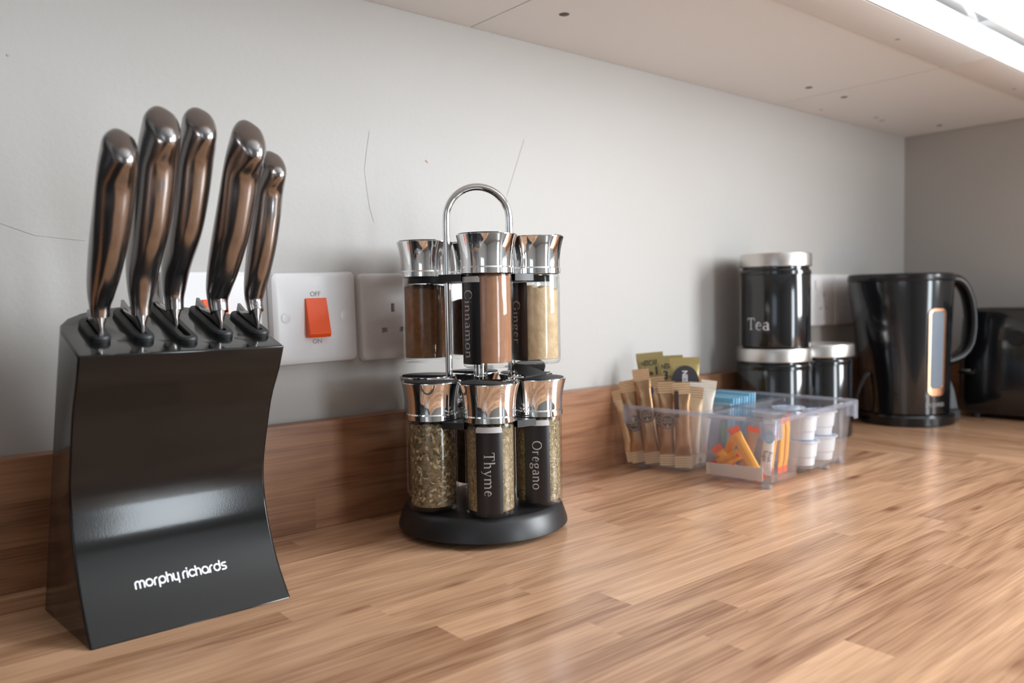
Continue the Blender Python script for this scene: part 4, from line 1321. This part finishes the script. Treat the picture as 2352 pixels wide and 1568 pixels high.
# milk pots
def pot(u, v, z, first=False):
    lb_ = 'white milk pot ' + ('on top of another ' if z > .02 else 'underneath another ') + ('by the kettle-side tray end, ' if u > .16 else 'by the sweetener sticks, ') + ('next to tea envelopes' if v > .05 else 'away from tea envelopes')
    p = thing('milk_pot', lb_, 'milk pot', tl(u, v, z), 0, 'milk pots in the tray')
    V, Fc = lathe([(0, 0), (.0125, 0), (.0140, .001), (.0150, .010), (.0162, .0115), (.0178, .0270), (.0178, .0285), (.0205, .0288), (.0205, .0296), (0, .0296)], 32)
    mesh('cup', V, Fc, 'pot_white', p, angle=.5)
    V, Fc = lathe([(0, .0297), (.0207, .0297), (.0207, .0301), (0, .0301)], 32)
    fl = mesh('foil_lid', V, Fc, 'pot_foil', p, angle=.5)
    V, Fc = lathe([(.0150, .0301), (.0150, .0304), (.0165, .0304), (.0165, .0301)], 28)
    mesh('printed_ring', V, Fc, 'pot_print', fl)
    for a in (.3, 1.9, 3.6, 5.1):
        V = [(.008 * math.cos(a) + .0045 * math.cos(k * PI / 4), .008 * math.sin(a) + .0018 * math.sin(k * PI / 4), .0303) for k in range(8)]
        mesh('printed_mark', V, [tuple(range(8))], 'pot_print', fl, smooth=False)
for (u, v) in ((.131, .0325), (.1785, .0315), (.132, .0745), (.180, .074)):
    pot(u, v, .0076)
for (u, v) in ((.133, .034), (.180, .033), (.1325, .0755), (.1815, .0745)):
    pot(u, v, .0380)
# pen resting across the sachets
pp = thing('ballpoint_pen', 'slim black and white pen lying across the sachets inside the tray', 'pen', tl(.030, .030, .0735), 0)
pa, pb = Vector((0, 0, 0)), tl(.030, .097, .0712) - tl(.030, .030, .0735)
V, Fc = tube([pa, pa.lerp(pb, .28)], .0026, 12); mesh('cap', V, Fc, 'black_plastic', pp)
V, Fc = tube([pa.lerp(pb, .28), pb], .0021, 12); mesh('barrel', V, Fc, 'ballpoint_white', pp)
V, Fc = tube([pa.lerp(pb, .30) + Vector((0, 0, .0019)), pb + Vector((0, 0, .0019))], .0008, 8); mesh('stripe', V, Fc, 'print_black', pp)

# ================================================================== CANISTERS
def canister(name, label, loc, r, hgt, rot=0, text=None):
    t = thing('storage_canister', label, 'canister', loc, rot, 'black storage canisters')
    V, Fc = lathe([(0, 0), (r - .003, 0), (r - .001, .0012), (r - .0005, .004), (r - .0005, hgt - .0235), (r - .0010, hgt - .0225), (r - .0025, hgt - .0215), (r - .0025, hgt - .019), (0, hgt - .019)], 64)
    b = mesh('body', V, Fc, 'black_enamel', t, angle=.5)
    V, Fc = lathe([(0, hgt - .0185), (r + .0004, hgt - .0185), (r + .0010, hgt - .0175), (r + .0010, hgt - .002), (r + .0002, hgt - .0004), (r - .0015, hgt), (r - .006, hgt - .0006), (0, hgt - .0006)], 64)
    mesh('lid', V, Fc, 'brushed_steel', t, angle=.5)
    V, Fc = lathe([(r - .0008, hgt - .0300), (r + .0003, hgt - .0290), (r + .0003, hgt - .0250), (r - .0008, hgt - .0240)], 64)
    mesh('neck_band', V, Fc, 'black_enamel', t)
    if text:
        v, f, wd = typeset(text, SERIF, .0165, .10)
        a0 = math.atan2(CAM_LOC.y - loc[1], CAM_LOC.x - loc[0]) - rot + math.radians(-30)
        lettering('lettering', (v, f), lambda u, q: ((r + .0002) * math.cos(a0 + u / r), (r + .0002) * math.sin(a0 + u / r), .0340 + q), 'print_white', b)
    return t
canister('c', 'black canister with steel lid carrying the tea canister, behind the tray', (.7135, -.0700, 0), .0505, .1375)
canister('c', 'black canister with steel lid lettered Tea, stacked on another canister', (.7200, -.0690, .1375), .0478, .1315, 0, 'Tea')
canister('c', 'black canister with steel lid standing between the stacked pair and the kettle', (.8300, -.0715, 0), .0500, .1375)

# ================================================================== KETTLE
KC = Vector((1.035, -.108, 0))
KROT = math.atan2(RR.y, RR.x) + math.radians(6)     # +x of the kettle: towards the handle
KT = thing('kettle', 'black electric kettle with a copper-framed water gauge', 'kettle', KC, KROT)
KT.scale = (.95, .95, 1.02)
V, Fc = lathe([(0, 0), (.0715, 0), (.0725, .0015), (.0725, .0140), (.0705, .0175), (0, .0175)], 64)
V = [(x * (1.12 if x > 0 else 1), y, z) for x, y, z in V]
mesh('power_base', V, Fc, 'black_plastic', KT, angle=.5)
rings = []
NK = 56
KZ = [(.0185, .0695, 0), (.020, .0712, 0), (.05, .0712, .001), (.10, .0715, .005), (.15, .0728, .010), (.19, .0745, .014), (.215, .0755, .017), (.2245, .0757, .0175)]
for z, r, sp in KZ:
    rg = []
    for k in range(NK):
        a = 2 * PI * k / NK
        x, y = r * math.cos(a), r * math.sin(a)
        if x < 0:
            # spout side pulled out to a beak
            f_ = max(0, -math.cos(a)) ** 5
            x -= (sp * 1.15) * f_ + sp * .25 * max(0, -math.cos(a))
            y *= 1 - .25 * f_ * (sp / .0175)
        rg.append((x, y, z))
    rings.append(rg)
V, Fc = loft(rings)
kb = mesh('body', V, Fc, 'black_enamel', KT, angle=.7)
# lid with raised rim
rings = []
for z, k_ in ((.2250, 1.0), (.2272, 1.012), (.2345, 1.004), (.2368, .97), (.2375, .8)):
    rings.append([(x * k_, y * k_, z) for x, y, zz in [rg_ for rg_ in [(p[0], p[1], 0) for p in [(q[0], q[1], 0) for q in [(v[0], v[1]) for v in V[-NK:]]]]]])
V2, F2 = loft(rings)
mesh('lid', V2, F2, 'black_plastic', KT, angle=.5)
# handle
hp = []
for x, z in [(.060, .2180), (.080, .2275), (.100, .2235), (.1150, .2020), (.1220, .1700), (.1215, .1380), (.1130, .1150), (.095, .1010), (.066, .0950)]:
    hp.append((x, z))
sm = []
ns = len(hp)
for i in range(ns - 1):
    for q in range(5):
        t_ = q / 5
        p0, p1, p2, p3 = hp[max(i - 1, 0)], hp[i], hp[i + 1], hp[min(i + 2, ns - 1)]
        sm.append(tuple(.5 * ((2 * p1[c]) + (-p0[c] + p2[c]) * t_ + (2 * p0[c] - 5 * p1[c] + 4 * p2[c] - p3[c]) * t_ ** 2 + (-p0[c] + 3 * p1[c] - 3 * p2[c] + p3[c]) * t_ ** 3) for c in (0, 1)))
sm.append(hp[-1])
rings = []
for i, (x, z) in enumerate(sm):
    a = sm[max(i - 1, 0)]; b = sm[min(i + 1, len(sm) - 1)]
    tx, tz = b[0] - a[0], b[1] - a[1]; l = math.hypot(tx, tz); tx, tz = tx / l, tz / l
    nx, nz = tz, -tx
    rings.append([(x + nx * .0085 * math.cos(c), .0150 * math.sin(c), z + nz * .0085 * math.cos(c)) for c in [2 * PI * k / 16 for k in range(16)]])
V, Fc = loft(rings)
mesh('handle', V, Fc, 'black_plastic', KT, angle=.8)
# tail of the base below the handle
rings = []
for z, x1_, hw_ in ((.004, .0960, .022), (.018, .0950, .022), (.021, .0930, .019), (.05, .0880, .016), (.078, .0790, .012), (.094, .0700, .008)):
    rings.append([(.060, -hw_, z), (x1_ - .006, -hw_, z), (x1_, -hw_ * .6, z), (x1_, hw_ * .6, z), (x1_ - .006, hw_, z), (.060, hw_, z)])
V, Fc = loft(rings)
mesh('handle_foot', V, Fc, 'black_plastic', KT, angle=.5)
# water gauge: faces the room, wrapped on the body
GA = math.atan2(CAM_LOC.y - KC.y, CAM_LOC.x - KC.x) - KROT + math.radians(42)
def krad(z): return interp(z, [(a, b) for a, b, c in KZ])
def kwrap(u, z, d):
    r = krad(z) + d
    return (r * math.cos(GA + u / .0715), r * math.sin(GA + u / .0715), z)
def stad(u2, z0, z1, r, n=6):
    pts = []
    for cu, cz, a in ((u2 - r, z1 - r, 0), (-u2 + r, z1 - r, 90), (-u2 + r, z0 + r, 180), (u2 - r, z0 + r, 270)):
        for k in range(n + 1):
            an = math.radians(a + 90 * k / n)
            pts.append((cu + r * math.cos(an), cz + r * math.sin(an)))
    return pts
g0, g1 = .0480, .1830
oo = stad(.0168, g0, g1, .009); ii = stad(.0122, g0 + .013, g1 - .0055, .005)
rg_ = [[kwrap(u, z, .0003) for u, z in oo], [kwrap(u, z, .0024) for u, z in stad(.0160, g0 + .0008, g1 - .0008, .009)], [kwrap(u, z, .0024) for u, z in stad(.0130, g0 + .012, g1 - .0045, .0055)], [kwrap(u, z, .0004) for u, z in ii]]
V, Fc = loft(rg_, cap=False)
mesh('gauge_frame', V, Fc, 'copper', kb, angle=.6)
Vw, Fw, n = [], [], 12
for k in range(n + 1):
    u = -.0124 + .0248 * k / n
    Vw += [kwrap(u, g0 + .0125, .0008), kwrap(u, g1 - .005, .0008)]
Fw = [(2 * k, 2 * k + 2, 2 * k + 3, 2 * k + 1) for k in range(n)]
mesh('gauge_window', Vw, Fw, 'gauge_window', kb, angle=1)
lettering('lettering', bfont('PROGRESS', .0078), lambda u, v: kwrap(u, .0345 + v, .0004), 'print_silver', kb)
# flex from the base
V, Fc = tube([(-.073, .004, .008), (-.083, -.002, .009), (-.094, -.010, .020), (-.097, -.014, .036), (-.090, -.017, .060), (-.080, -.019, .078), (-.0745, -.019, .081)], .0036, 10)
mesh('power_flex', V, Fc, 'black_plastic', KT)

# ================================================================== TOASTER
TS = thing('toaster', 'black toaster in the corner behind the kettle', 'toaster', (1.203, -.270, 0), math.radians(4))
rings = []
for z, ins, r in ((.008, .004, .020), (.014, .001, .022), (.05, 0, .024), (.13, .001, .024), (.165, .003, .024), (.178, .007, .024), (.1835, .014, .02)):
    rings.append(rrect(-.0470 + ins, .0410 - ins, -.140 + ins, .130 - ins, r, z, 6))
V, Fc = loft(rings)
tb = mesh('body', V, Fc, 'black_enamel', TS, angle=.5)
cut(tb, [((s * .020 - .003 - .009, -.10, .06), (s * .020 - .003 + .009, .10, .2), None) for s in (-1, 1)])
for s in (-1, 1):
    box('bread_slot', (s * .020 - .003 - .009, -.10, .0598), (s * .020 - .003 + .009, .10, .0606), 'brushed_steel', tb)
box('lever', (-.0580, .098, .074), (-.0450, .122, .080), 'black_plastic', TS, .001)
box('lever_trim', (-.0585, .104, .0795), (-.0530, .118, .0815), 'brushed_steel', TS, .0004)
for sx in (-.036, .03):
    for sy in (-.11, .10):
        V, Fc = lathe([(0, 0), (.007, 0), (.007, .010), (0, .010)], 14)
        mesh('foot', V, Fc, 'black_rubber', TS, loc=(sx, sy, 0))
V, Fc = lathe([(0, .004), (.012, .004), (.013, .002), (.013, 0)], 24)
kn = mesh('browning_dial', [(-z, x, y) for x, y, z in V], Fc, 'black_plastic', TS, loc=(-.0470, .040, .135))
